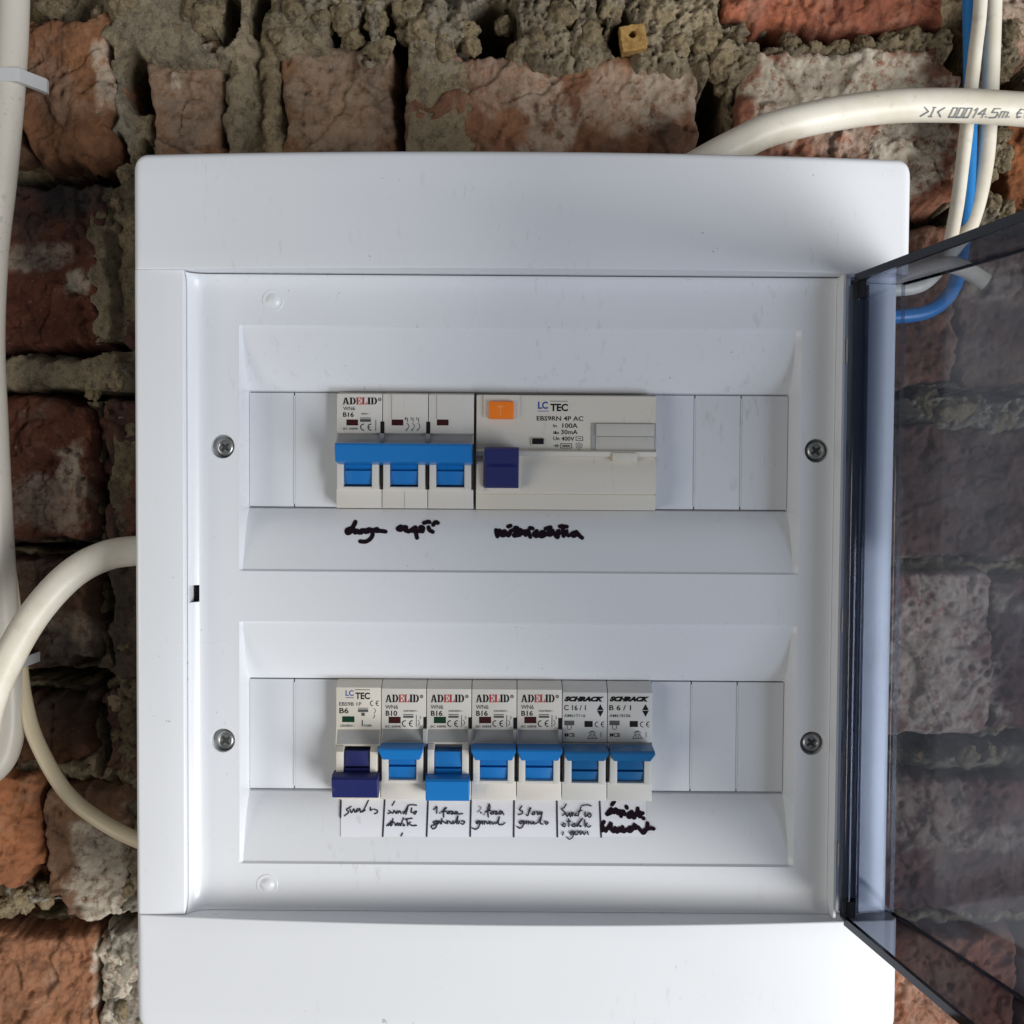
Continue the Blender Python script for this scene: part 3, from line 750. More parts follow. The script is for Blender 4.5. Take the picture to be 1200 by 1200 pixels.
GL = {'A': [[(0, 0), (.34, 0), (.34, .07), (.25, .07), (.30, .25), (.52, .25), (.52, .36), (.33, .36), (.45, .78), (.36, 1), (.33, 1), (.09, .07), (0, .07)],
            [(.50, 1), (.62, 1), (.92, .07), (1, .07), (1, 0), (.56, 0), (.56, .07), (.64, .07), (.42, .86)]],
      'D': [[(0, 0), (.40, 0), (.40, 1), (0, 1), (0, .92), (.1, .92), (.1, .08), (0, .08)],
            [(.47, 0), (.66, .02), (.86, .14), (.98, .35), (1, .5), (.98, .65), (.86, .86), (.66, .98), (.47, 1), (.47, .90), (.60, .84), (.68, .68), (.70, .5), (.68, .32), (.60, .16), (.47, .10)]],
      'E': [[(0, 0), (.42, 0), (.42, 1), (0, 1), (0, .92), (.1, .92), (.1, .08), (0, .08)], [(.48, .92), (.78, .9), (.9, .68), (1, .68), (.97, 1), (.48, 1)],
            [(.48, .46), (.6, .46), (.68, .33), (.75, .33), (.75, .69), (.68, .69), (.6, .55), (.48, .55)], [(.48, 0), (.97, 0), (1, .34), (.9, .34), (.78, .1), (.48, .08)]],
      'L': [[(0, 0), (.46, 0), (.46, .92), (.56, .92), (.56, 1), (0, 1), (0, .92), (.1, .92), (.1, .08), (0, .08)], [(.52, 0), (.97, 0), (1, .40), (.92, .40), (.8, .12), (.52, .08)]],
      'I': [[(0, 0), (1, 0), (1, .08), (.82, .08), (.82, .92), (1, .92), (1, 1), (0, 1), (0, .92), (.18, .92), (.18, .08), (0, .08)]]}
def stencil(bmk, bmr, px0, px1, py0, py1, h):
    wd = [1.05, 1.0, .88, .86, .5, 1.0]; gap = .025; tot = sum(wd)+gap*5; s = (px1-px0)/tot; x = px0
    for ch, w_ in zip('ADELID', wd):
        b = bmr if ch in 'EL' else bmk
        for pl in GL[ch]: polyp(b, [(x+a*w_*s, py1-(py1-py0)*q) for a, q in pl], h)
        x += (w_+gap)*s
    arc(bmk, px1+3, py0+2.2, 2, .8, 0, 360, h, 12); rect(bmk, px1+2.5, px1+3.5, py0+1.7, py0+2.7, h)
def surf(px, py, lift=.15):
    h = 66.0
    for _ in range(8):
        x, z = U(px, py, h); h = panel_h(x, z)+lift
    x, z = U(px, py, h)
    return x, z, h
def stroke(bm, pts, wpx, at, dz=0.0):
    """flat ink line through photo-pixel points lying on the surface at()"""
    c = [np.array(p) for p in (catmull([(*p, 0) for p in pts], 6) if len(pts) > 2 else [(*pts[0], 0), (*pts[-1], 0)])]
    d_ = [c[0]]
    for a, b in zip(c, c[1:]):
        m_ = max(1, int(np.linalg.norm(b-a)/1.6))
        d_ += [a+(b-a)*k/m_ for k in range(1, m_+1)]
    c = d_; n = len(c); rows = []
    for i in range(n):
        t_ = c[min(i+1, n-1)]-c[max(i-1, 0)]; l = math.hypot(t_[0], t_[1]) or 1
        nx, ny = -t_[1]/l, t_[0]/l; q = wpx/2
        rows.append([bm.verts.new(V(*at(c[i][0]+k*nx*q, c[i][1]+k*ny*q))) for k in (-1, 1)])
    for a, b in zip(rows, rows[1:]):
        try: bm.faces.new((a[0], a[1], b[1], b[0]))
        except ValueError: pass
    for e in (c[0], c[-1]):
        x, z, h = at(e[0], e[1])
        vs = [at(e[0]+wpx/2*math.cos(k*math.pi/4), e[1]+wpx/2*math.sin(k*math.pi/4)) for k in range(8)]
        bm.faces.new([bm.verts.new(V(p[0], p[1], p[2]+.01)) for p in vs])
def crop(x0, y0, sc, ls): return [[(x0+a/sc, y0+b/sc) for a, b in l] for l in ls]
def writing(name, parent, groups, mt, at=surf):
    bm = bmesh.new(); z_ = 0
    for strokes, wpx in groups:
        for s_ in strokes:
            z_ += .004
            stroke(bm, s_, wpx, lambda a, b: (lambda p: (p[0], p[1], p[2]+z_))(at(a, b)))
    return obj(name, bm, mt, parent, None, recalc=False)
def facing(o):
    return o
W1 = crop(395, 600, 9.23, [
    [(198, 105), (170, 160), (140, 205)], [(150, 175), (105, 195), (112, 230), (150, 215), (165, 180), (200, 110)], [(150, 215), (185, 190), (195, 225), (220, 200)], [(220, 200), (240, 225), (270, 195), (262, 225)],
    [(262, 225), (290, 195), (310, 220)], [(350, 185), (315, 200), (330, 215), (365, 190), (385, 240), (360, 290), (310, 320), (250, 318)], [(365, 205), (410, 190), (440, 185), (420, 205), (470, 205), (525, 212)],
    [(690, 155), (655, 180), (685, 195), (715, 175)], [(715, 165), (750, 165), (735, 195), (775, 212)], [(775, 212), (810, 190), (850, 165), (840, 200), (810, 205)], [(850, 170), (855, 230), (865, 280)], [(870, 205), (910, 205), (900, 165), (930, 170), (925, 210)],
    [(990, 165), (1000, 195), (1035, 215)], [(940, 118), (985, 105), (1000, 110)], [(1040, 140), (1065, 110), (1090, 118)]])
writing('handwriting', box, [(W1, 5.0)], M_marker)
W2 = crop(570, 600, 9.23, [
    [(105, 195), (110, 235), (120, 265)], [(110, 230), (140, 200), (150, 215)], [(190, 210), (150, 235), (180, 255), (215, 230), (195, 205)], [(215, 230), (240, 255), (262, 205)], [(235, 158), (262, 148)],
    [(285, 195), (335, 205), (295, 255), (350, 250)], [(310, 170), (335, 172)], [(360, 250), (368, 190), (395, 235), (410, 205), (425, 250)], [(425, 235), (448, 200), (460, 225), (475, 270)], [(470, 172), (500, 178)], [(545, 205), (515, 235), (535, 262), (565, 250)],
    [(600, 215), (570, 245), (600, 265), (640, 240), (615, 215)], [(640, 180), (695, 165)], [(650, 245), (690, 200), (680, 250), (720, 225), (715, 200)], [(720, 215), (770, 275), (775, 200), (790, 230)], [(820, 150), (830, 200), (835, 260)], [(795, 155), (870, 158)],
    [(835, 225), (885, 205), (850, 225), (890, 255)], [(975, 215), (925, 235), (945, 260), (990, 235), (1000, 250), (1035, 280)]])
writing('handwriting', box, [(W2, 4.9)], M_marker)

# ------------------------------------------------------------------ the smoked door, swung open
AX = math.radians(10.3)
dA = (math.sin(AX), math.cos(AX)); dB = (-math.cos(AX), math.sin(AX))     # along the door, and from its face towards its back (x, h)
HX, HH = 146.2, 81.0; DW = 250.0; RD = 20.5; DZ0, DZ1 = PB+1.2, PT-1.2; TH = 1.7
def dp(a, b, z): return (HX+a*dA[0]+b*dB[0], z, HH+a*dA[1]+b*dB[1])
def dbow(a): return -BULGE*(1-((a-DW/2)/(DW/2))**2)
def outer(off):
    pr = [(off, RD)]; r = 3.2-off
    for k in range(7):
        q = k/6*math.pi/2; pr.append((off+r*(1-math.cos(q)), dbow(0)+off+r*(1-math.sin(q))))
    for k in range(1, 24): a = k/24*DW; pr.append((max(3.4, min(DW-3.4, a)), dbow(a)+off))
    for k in range(7):
        q = (1-k/6)*math.pi/2; pr.append((DW-off-r*(1-math.cos(q)), dbow(DW)+off+r*(1-math.sin(q))))
    pr.append((DW-off, RD)); return pr
prof = outer(0)[7:] + outer(TH)[7:][::-1]
rimp = outer(0)[:8] + outer(TH)[:8][::-1]
bm = bmesh.new(); loft(bm, [[dp(a, b, z) for a, b in prof] for z in (DZ0+TH+.02, -90, -30, 30, DZ1-TH-.02)])
door = obj('door', bm, M_smoke, box, 40, V(*dp(0, RD/2, DZ0)))
bm = bmesh.new(); loft(bm, [[dp(a, b, z) for a, b in rimp] for z in (DZ0+TH+.02, -90, -30, 30, DZ1-TH-.02)]); obj('hinge_rim', bm, M_smoke_hinge, door, 40)
door['label'] = 'smoked translucent plastic door swung open towards the viewer'
def plate(z0, z1, b0=None):
    bm = bmesh.new(); o_ = outer(.0)
    loft(bm, [[dp(a, b, z) for a, b in o_] for z in (z0, z1)]); return bm
obj('top_rim', plate(DZ1-TH, DZ1), M_smoke_rim, door, 40)
obj('bottom_rim', plate(DZ0, DZ0+TH), M_smoke_rim, door, 40)
for z0, z1 in ((DZ1-2.6, DZ1+.3), (DZ0-.3, DZ0+2.6)):
    bm = bmesh.new()
    loft(bm, [[dp(a, RD+.02, z0), dp(a, RD+1.6, z0), dp(a, RD+1.6, z1), dp(a, RD+.02, z1)] for a in (6, 60, 120, 180, DW)]); obj('rim_lip', bm, M_smoke_edge, door)
# inner corner line between face and rims
for z0, z1 in ((DZ1-TH-1.0, DZ1-TH-.05), (DZ0+TH+.05, DZ0+TH+1.0)):
    bm = bmesh.new()
    loft(bm, [[dp(a, dbow(a)+TH+.05, z0), dp(a, dbow(a)+TH+.9, z0), dp(a, dbow(a)+TH+.9, z1), dp(a, dbow(a)+TH+.05, z1)] for a in np.linspace(5, DW-5, 14)])
    obj('corner_bead', bm, M_smoke_edge, door)
# ribbed hinge rail on the hinge-side rim
bm = bmesh.new(); cs = []
for b0, a0 in ((14.6, 1.75), (14.6, 3.2), (15.2, 4.2), (16.4, 4.4), (17.0, 3.2), (17.6, 2.9), (18.2, 3.2), (18.8, 4.4), (20.2, 4.6), (21.2, 3.8), (21.4, 2.0), (21.4, .4), (RD+.05, .4), (RD+.05, 1.75)): cs.append((a0, b0))
loft(bm, [[dp(a, b, z) for a, b in cs] for z in (DZ0+3, -60, 20, DZ1-3)]); obj('hinge_rail', bm, M_smoke_thick, door, 50)
for z in (DZ1-4.5, DZ0+4.5):
    bm = bmesh.new(); n = 16
    loft(bm, [[dp(2.2+2.6*math.cos(2*math.pi*k/n), 18.4+3.0*math.sin(2*math.pi*k/n), q) for k in range(n)] for q in (z-3.2, z+3.2)]); obj('hinge_knuckle', bm, M_slot, door)
# white hinge tongues of the box that reach into the rail
for z in (62, -40, -130):
    bm = bmesh.new(); bx(bm, 125.3, 126.6, z-4.6, z+4.6, 70, 82.6, .4); obj('hinge_tongue', bm, M_white, box)

# ------------------------------------------------------------------ circuit breakers
LF, TF, LO = 70.0, 74.5, 71.0
def body_profile(yt, ych, yl, yg, ylip, yb, grey=69.2):
    """photo rows: top, end of chamfer, end of label, top of toggle pit, foot lip, bottom"""
    zt = PZ(yt, 66); z1 = PZ(ych, LF); z2 = PZ(yl, LF); z3 = PZ(yg, 72.5); z4 = PZ(ylip, TF); zb = PZ(yb, LO)
    return zt, z1, z2, z3, z4, zb
def make_module(root, xa, xb, ys, mt, first=True, last=True):
    yt, ych, yl, yg, ysl, ylip, yb, sw = ys
    zt, z1, z2, z3, z4, zb = body_profile(yt, ych, yl, yg, ylip, yb)
    zs = PZ(ysl, TF)
    g = .14
    a, b = xa+g, xb-g; xm = (xa+xb)/2
    bm = bmesh.new()
    extrude_profile(bm, [(zb, 49), (zt, 49), (zt, 65), (zt-.7, 66.4), (z1, LF), (z2, LF), (z2-.15, LF-.9), (z3+.6, 71.6), (z3, 71.9), (z3, 66.2), (z4, 66.2), (z4, LO), (zb+.35, LO), (zb, LO-.35)], a, b, .22)
    pw = (xb-xa-sw)/2
    for s in (-1, 1):
        x0, x1 = (a+.75, a+pw-.1) if s < 0 else (b-pw+.1, b-.75)
        extrude_profile(bm, [(z4, 66), (z3+.1, 66), (z3+.1, 72.4), (z3-1.6, TF), (z4+.3, TF), (z4, TF-.3)], x0, x1, .25)
    extrude_profile(bm, [(z4, 66), (zs, 66), (zs, TF-.6), (zs-.3, TF), (z4+.3, TF), (z4, TF-.3)], a+pw-.12, b-pw+.12)
    obj('body', bm, mt, root, 30)
    # grey strip between label and toggle
    bm = bmesh.new(); ex = .06
    vs = [V(a+.5, z2-.25, LF-.86+ex), V(b-.5, z2-.25, LF-.86+ex), V(b-.5, z3+.7, 71.55+ex), V(a+.5, z3+.7, 71.55+ex)]
    bm.faces.new([bm.verts.new(v) for v in vs]); obj('recess_strip', bm, M_recess, root)
def drum(root, xm, ytop, ymid, ybot, sw, mt, part='toggle'):
    bm = bmesh.new()
    zt, zm, zb = PZ(ytop, 73), PZ(ymid, 72.6), PZ(ybot, 72)
    extrude_profile(bm, [(zb, 66), (zt, 66), (zt, 73.4), (zm+.45, 74.0), (zm+.3, 72.6), (zm-.3, 72.4), (zm-.5, 73.9), (zb+.4, 73.0)], xm-sw/2+.15, xm+sw/2-.15, .15)
    return bm
def lever_up(bm, xa, xb, y0, y1, y2, hl=81.5, taper=1.3):
    """cap: photo rows of the back of its top face, its front upper edge and its front lower edge"""
    za = PZ(y0, 73); z1 = PZ(y1, hl); z2 = PZ(y2, hl-1.5)
    zm = z2+.2
    cs = [(za, 72), (z1+.5, hl-.8), (z1, hl), (z1-.6, hl+.2), (z2+.3, hl-1.3), (z2, hl-1.8), (z2-1.0, 74), (z2-.4, 72)]
    rows = []
    n = 6
    for x, k in ((xa, 1.0), (xa+.35, 0), (xb-.35, 0), (xb, 1.0)):
        rows.append([(x+(taper*(1-(i < 4)*1.0) if x < (xa+xb)/2 else -taper*(1-(i < 4)*1.0)), z-(k*.3 if i in (0, 1, 2, 3) else -k*.3), h-k*.35*(h > 74)) for i, (z, h) in enumerate(cs)])
    loft(bm, rows)
def lever_down(bm, xa, xb, y0, y1, hl=79.5):
    z1 = PZ(y0, hl-1); z2 = PZ(y1, hl-2)
    cs = [(z1+.6, 72), (z1+.3, hl-2), (z1-.3, hl-.6), (z1-1.2, hl), (z2+1.4, hl-1.6), (z2+.3, hl-2.2), (z2, hl-3), (z2+1.4, 74), (z2+1.6, 72)]
    rows = []
    for x, k in ((xa, 1.0), (xa+.35, 0), (xb-.35, 0), (xb, 1.0)):
        rows.append([(x, z, h-k*.35*(h > 74)) for z, h in cs])
    loft(bm, rows)
def gapslot(root, px, y0, y1, wpx=4.2):
    x = PX(px, LF); bm = bmesh.new(); q = wpx/2*(CAMP[2]-LF)/F
    bx(bm, x-q, x+q, PZ(y1, LF), PZ(y0, LF), LF-4, LF+.10); obj('side_notch', bm, M_slot, root)
    bm = bmesh.new(); bx(bm, x-q-.05, x+q+.05, PZ(y1, 72), PZ(y0+14, 72), LF-3, 71.9, .1, 1); obj('joint_strip', bm, M_recess, root)
PR_ = LF+.07
MOD = [393.5+53.0*k for k in range(8)]
GRP = 'narrow breakers in the lower row of the fuse box'
def narrow(k, label, mt, tmat, down=False, maker='a', code='B16', win=M_red, win_dx=0):
    pa, pb = MOD[k], MOD[k+1]; xa, xb = U(pa, 868, LF)[0], U(pb, 868, LF)[0]
    # the row runs level in the box
    root = empty('circuit_breaker', (xa+xb)/2, PZ(937, 60), 55); tag(root, label, 'circuit breaker', GRP)
    ys = {'a': (798, 808, 855, 873, 914.5, 919, 938, 11.0), 'l': (798, 807, 856, 876, 913, 920, 938, 10.4), 's': (798, 811, 869, 876, 916, 919, 938, 10.6)}[maker]
    yt, ych, yl, yg, ysl, ylip, yb, sw = ys
    make_module(root, xa, xb, ys, mt)
    xm = (xa+xb)/2
    if down:
        bm = drum(root, xm, 881, 899, 916, sw, tmat)
        if maker == 'l': lever_down(bm, xa-.25+.1, xb-.1, 911, 937)
        else: lever_down(bm, xa+.45, xb-.45, 912.5, 940)
        obj('toggle', bm, tmat, root, 30)
    else:
        bm = drum(root, xm, 886, 897 if maker == 'a' else 901, 914, sw, tmat)
        lever_up(bm, xa+.3, xb-.35, 872, 879 if maker == 'a' else 881, 891.5)
        obj('toggle', bm, tmat, root, 30)
    h = PR_; bk = bmesh.new(); bg_ = bmesh.new(); br = bmesh.new(); bb = bmesh.new()
    o = pa
    bw = bmesh.new()
    if maker == 'a':
        stencil(bk, br, o+5.2, o+44.5, 814, 823, h)
        T(bg_, 'WN6', o+5, o+20, 826, 831, h); T(bk, code, o+5.5, o+19, 832.8, 839, h, bold=.022)
        T(bg_, '230/400V~', o+26, o+43, 832, 834.4, h); T(bg_, 'IEC 60898', o+5, o+23, 850, 852.8, h)
        rect(bg_, o+26, o+38, 837, 838, h); rect(bg_, o+26, o+38, 838.8, 841.3, h)
        CE(bk, o+24.5, 848, 3.9, h, 1.1); arc(bg_, o+42, 847, 3.5, .7, -70, 70, h, 6); rect(bg_, o+41, o+41.7, 838, 852, h); arc(bg_, o+45, 841, 2, .6, -90, 90, h, 5)
        rect(bw, o+9, o+23, 840, 847.6, h+.02)
    elif maker == 'l':
        T(bb, 'LC', o+11.5, o+21, 808.8, 815.6, h, bold=.022); rect(bb, o+11.5, o+21, 817.2, 818, h); rect(bk, o+22.5, o+40, 808, 808.7, h)
        T(bk, 'TEC', o+23, o+40, 811.5, 819.5, h, bold=.03)
        T(bg_, 'EBS9B 1P', o+4, o+30, 822.8, 827.3, h); T(bk, code, o+4.2, o+15, 829.5, 836, h)
        CE(bk, o+40, 824.2, 3.2, h, .9); rect(bg_, o+26, o+38, 829.5, 830.4, h); rect(bg_, o+26, o+38, 831.3, 834.5, h); rect(bg_, o+30, o+34, 835.2, 839, h)
        arc(bg_, o+44, 833, 3, .7, -80, 80, h, 6); arc(bg_, o+43, 839, 3, .7, -80, 40, h, 6); rect(bk, o+30.5, o+31.6, 844, 851, h); T(bg_, 'IEC60898', o+33, o+42, 849, 851.6, h); T(bg_, '230/400V~', o+5, o+22, 849, 852, h)
        rect(bw, o+7.5, o+21.8, 839.5, 846.3, h+.02)
    else:
        T(bk, 'SCHRACK', o+2.7, o+49.5, 816, 822.4, h, bold=.085, shear=.32)
        T(bk, code, o+2.5, o+28, 826.2, 832.6, h); T(bg_, 'AM617116' if k == 5 else 'AM618106', o+2.5, o+27.5, 836.8, 840.6, h)
        for q in (1, -1): polyp(bk, [(o+45, 832.6-q*7.4), (o+45-3.9, 832.6-q*.35), (o+45+3.9, 832.6-q*.35)], h)
        rect(bg_, o+2.8, o+14.5, 844.5, 850, h); arc(bg_, o+8.6, 852.5, 2.8, .7, 180, 360, h, 6); rect(bg_, o+5.8, o+6.5, 850, 852.5, h); rect(bg_, o+10.7, o+11.4, 850, 852.5, h)
        rect(bw, o+26.5, o+36, 845, 852, h+.02); CE(bk, o+38.5, 849, 3.4, h, .9)
        T(bk, 'MCB', o+3.2, o+15, 859.0, 863.6, h, bold=.018)
        arc(bg_, o+35.5, 861.5, 5.4, .8, 25, 155, h, 3); stp = [(o+30, 865.5), (o+35.5, 856.5), (o+41, 865.5), (o+30, 865.5)]
        for p_, q_ in zip(stp, stp[1:]): stroke(bg_, [p_, q_], .8, lambda a, b: (*U(a, b, h), h))
        arc(bg_, o+35.5, 862.5, 2.2, .7, 0, 360, h, 8)
        rect(bg_, o+45.3, o+46, 858, 864, h)
    for nm, b_, m_ in (('lettering', bk, M_ink), ('small_print', bg_, M_pale), ('red_lettering', br, M_redink), ('blue_lettering', bb, M_blueink), ('indicator_window', bw, win)):
        if len(b_.faces): obj(nm, b_, m_, root, None, recalc=False)
        else: b_.free()
    if maker == 'a': gapslot(root, pb-.2, 841, 876, 4.0)
    return root
narrow(0, 'narrow breaker with dark navy toggle flipped down, marked B6, at left end of lower row', M_bodyw, M_navy, True, 'l', 'B6', M_green)
narrow(1, 'narrow breaker marked B10 with raised blue toggle, between navy toggle and lowered blue toggle', M_body, M_blue, False, 'a', 'B10', M_red)
narrow(2, 'narrow breaker marked B16 with bright blue toggle flipped down', M_body, M_blue, True, 'a', 'B16', M_green)
narrow(3, 'narrow B16 breaker with raised blue toggle, directly right of the lowered blue toggle', M_body, M_blue, False, 'a', 'B16', M_red)
narrow(4, 'narrow B16 breaker with raised blue toggle, directly left of the breaker marked C 16/1', M_body, M_blue, False, 'a', 'B16', M_red)
narrow(5, 'narrow grey breaker marked C 16/1 with dull dark blue toggle raised', M_body2, M_teal, False, 's', 'C 16 / 1', M_slot)
narrow(6, 'narrow grey breaker marked B 6/1 with dull blue toggle, at right end of row', M_body2, M_teal, False, 's', 'B 6 / 1', M_slot)

# three-pole breaker, top row
x0 = PX(394.3, LF); x3 = PX(555, LF)
root = empty('three_pole_breaker', (x0+x3)/2, PZ(597, 60), 55)
tag(root, 'wide three-pole circuit breaker with one long bright blue toggle bar, left in top row', 'circuit breaker')
mw = (x3-x0)/3; bmT = bmesh.new()
for k in range(3):
    a, b = x0+k*mw, x0+(k+1)*mw
    make_module(root, a, b, (461, 463, 508.5, 521, 571, 574.5, 596.5, 11.0), M_body)
for k in range(3):
    xm = x0+(k+.5)*mw
    d = drum(root, xm, 541, 551.5, 570, 11.0, M_blue); me = bpy.data.meshes.new('d'); d.to_mesh(me); d.free(); bmT.from_mesh(me); bpy.data.meshes.remove(me)
lever_up(bmT, PX(391.8, 83), PX(552.5, 83), 520.5, 521.5, 542.5, 83, 0.0)
obj('toggle', bmT, M_blue, root, 30)
h = PR_; bk = bmesh.new(); bg_ = bmesh.new(); br = bmesh.new(); bw = bmesh.new(); bl = bmesh.new()
stencil(bk, br, 401.5, 442, 465.8, 474, h); T(bg_, 'WN6', 402, 416, 476.3, 481, h); T(bk, 'B16', 402, 414.5, 483, 488.6, h, bold=.022)
T(bg_, 'IEC 60898', 402, 419, 501, 503.6, h); T(bg_, '400V~', 423, 433, 483.8, 486, h); rect(bg_, 422, 434.6, 489.3, 490.3, h); rect(bg_, 422, 434.6, 491, 494.5, h)
CE(bk, 422, 500.5, 4.1, h, 1.1); rect(bg_, 440, 440.7, 492, 505, h)
for k in range(3):
    T(bg_, '%d' % (2*k+1), 474.5+6.5*k, 476.3+6.5*k, 489, 492, h); arc(bg_, 475.5+6.5*k, 499.5, 4, .8, -75, 75, h, 8); rect(bg_, 477.2+6.5*k, 478+6.5*k, 489.5, 494.5, h); arc(bg_, 476.4+6.5*k, 504, 1.2, .6, 0, 360, h, 6)
for px in (406, 459, 512): rect(bw, px, px+13.6, 491.6, 498.6, h+.02)
bl.free()
for px, ya, yb_, hh_ in ((458.7, 462, 491, h), (511.5, 462, 491, h), (474, 576, 596, LO+.06)):
    bl = bmesh.new(); rect(bl, px-.3, px+.3, ya, yb_, hh_); obj('mould_seam', bl, M_recess, root, None, recalc=False)
obj('lettering', bk, M_ink, root, None, recalc=False); obj('small_print', bg_, M_pale, root, None, recalc=False); obj('red_lettering', br, M_redink, root, None, recalc=False)
obj('indicator_window', bw, M_red, root, None, recalc=False)
for k in (1, 2): gapslot(root, 394.3+k*53.55, 495, 520, 4.6)

# residual-current breaker
xa = PX(557.3, LF); xb = PX(768, LF)
root = empty('residual_current_breaker', (xa+xb)/2, PZ(597, 60), 55)
tag(root, 'widest breaker with square orange test button and single navy toggle, right in top row', 'circuit breaker')
z_ = lambda y, h_=LF: PZ(y, h_)
bm = bmesh.new()
extrude_profile(bm, [(z_(597, LO), 49), (z_(462.5), 49), (z_(462.5), 69.3), (z_(464), LF), (z_(526.5), LF), (z_(527.5), 71.8), (z_(529), 72.6), (z_(534, 72.6), 72.4), (z_(535.5, 71), 70.6), (z_(545, 71.5), 71.6), (z_(560, 72), 72.2), (z_(576), 72.0), (z_(578), 71.3), (z_(578.4), 70.7), (z_(579.5), 71.0), (z_(596, LO), LO), (z_(597, LO), LO-.4)], xa+.15, xb-.15, .3)
# cheek left of the toggle pit
extrude_profile(bm, [(z_(577, 74), 69), (z_(541, 74), 69), (z_(541, 74), 73.5), (z_(576, 74), 74)], xa+.4, PX(566.5, 74), .25)
obj('body', bm, M_bodyw, root, 30)
bm = bmesh.new(); bx(bm, PX(566, 71), PX(609, 71), z_(573.5, 71), z_(534, 71), 66, 72.9, .1); obj('toggle_pit', bm, M_bodyw, root)
bm = bmesh.new()
hl = 83
cs = [(z_(572, 75), 70), (z_(526, 74), 70), (z_(524, hl), hl-1.2), (z_(526, hl), hl-.2), (z_(543, hl-1), hl-1.0), (z_(545.5, hl-2), hl-3), (z_(547, 78), 78.4), (z_(570, 76), 76.6), (z_(572, 75), 75.6)]
loft(bm, [[(x, z, h-k*.4*(h > 72)) for z, h in cs] for x, k in ((PX(567.5, 80), 1), (PX(568.3, 80), 0), (PX(606.5, 80), 0), (PX(607.5, 80), 1))])
obj('toggle', bm, M_navy, root, 30)
bm = bmesh.new(); bx(bm, PX(564.5, LF), PX(609, LF), z_(498), z_(463.2), 66, 70.9, .35, 2, (.5, .5, 3.2, 0)); obj('button_surround', bm, M_bodyw, root)
bm = bmesh.new(); bx(bm, PX(571.5, 71), PX(602, 71), z_(491.5, 72), z_(469.5, 72), 68, 72.6, .5, 3, (.3, .3, .3, .3)); tb = obj('test_button', bm, M_orange, root)
bm = bmesh.new(); T(bm, 'T', 583, 589.5, 475.5, 486.5, 72.66); obj('button_mark', bm, M_orange_l, tb, None, recalc=False)
bm = bmesh.new(); bx(bm, PX(619.5, LF), PX(638.5, LF), z_(524), z_(510.5), 66, 70.7, .3, 2, (.8, .8, .8, .8)); wf = obj('window_frame', bm, M_bodyw, root)
bm = bmesh.new(); bx(bm, PX(623, LF), PX(636.5, LF), z_(520.5), z_(513.5), 66, 70.78, 0); obj('indicator_window', bm, M_slot, wf)
# hinged clear label cover and its tab
bm = bmesh.new(); bx(bm, PX(692, LF), PX(767.5, LF), z_(529.5), z_(495), 66, 70.35, .15); obj('label_holder', bm, M_recess, root)
bm = bmesh.new(); bx(bm, PX(697.5, LF), PX(765.5, LF), z_(510.4), z_(496), 68, 71.1, .25); obj('label_cover', bm, M_label, root)
bm = bmesh.new(); bx(bm, PX(697.5, LF), PX(765.5, LF), z_(528.6), z_(511), 68, 70.7, .2); obj('label_cover', bm, M_label, root)
bm = bmesh.new(); bx(bm, PX(717, 72), PX(745.5, 72), z_(540, 72), z_(530, 72), 68, 73.4, .3); obj('cover_tab', bm, M_bodyw, root)
h = PR_; bk = bmesh.new(); bb = bmesh.new(); bg_ = bmesh.new()
T(bb, 'LC', 630.5, 642, 470.5, 479.3, h, bold=.034); rect(bb, 630, 643, 481.4, 482.2, h); rect(bk, 644.5, 665.5, 469.8, 470.5, h); T(bk, 'TEC', 645, 665.5, 473, 482, h, bold=.034)
T(bk, 'EBS9RN 4P AC', 629, 683.5, 487.5, 493.3, h); T(bk, 'In', 648.5, 652.5, 497, 500.8, h); T(bk, '100A', 659, 677, 496, 501.6, h); T(bk, 'I\u0394n', 648.5, 655, 504.8, 508.6, h); T(bk, '30mA', 657.5, 677, 503.6, 509, h)
T(bk, 'Un', 648.5, 655.5, 511.6, 516, h); T(bk, '400V', 658, 673, 511.6, 516.6, h)
for r0 in ((675, 683, 511.8, 516.2),):
    for p_, q_ in (((r0[0], r0[2]), (r0[1], r0[2])), ((r0[1], r0[2]), (r0[1], r0[3])), ((r0[1], r0[3]), (r0[0], r0[3])), ((r0[0], r0[3]), (r0[0], r0[2]))): stroke(bg_, [p_, q_], .7, lambda a, b: (*U(a, b, h), h))
rect(bg_, 677, 681, 513.6, 514.4, h); rect(bg_, 648.5, 656, 522, 522.8, h); arc(bg_, 652.3, 522.4, 2, .8, 0, 360, h, 8)
for p_, q_ in (((657, 520), (670, 520)), ((670, 520), (670, 525)), ((670, 525), (657, 525)), ((657, 525), (657, 520))): stroke(bg_, [p_, q_], .8, lambda a, b: (*U(a, b, h), h))
rect(bg_, 659, 668, 521.6, 523.6, h)
for k in range(6): arc(bg_, 678.5, 522.5, 4.2-(k % 2)*.5, .8, k*60, k*60+44, h, 3)
arc(bg_, 678.5, 522.5, 2, .7, 0, 360, h, 8)
obj('lettering', bk, M_ink, root, None, recalc=False); obj('blue_lettering', bb, M_blueink, root, None, recalc=False); obj('small_print', bg_, M_pale, root, None, recalc=False)

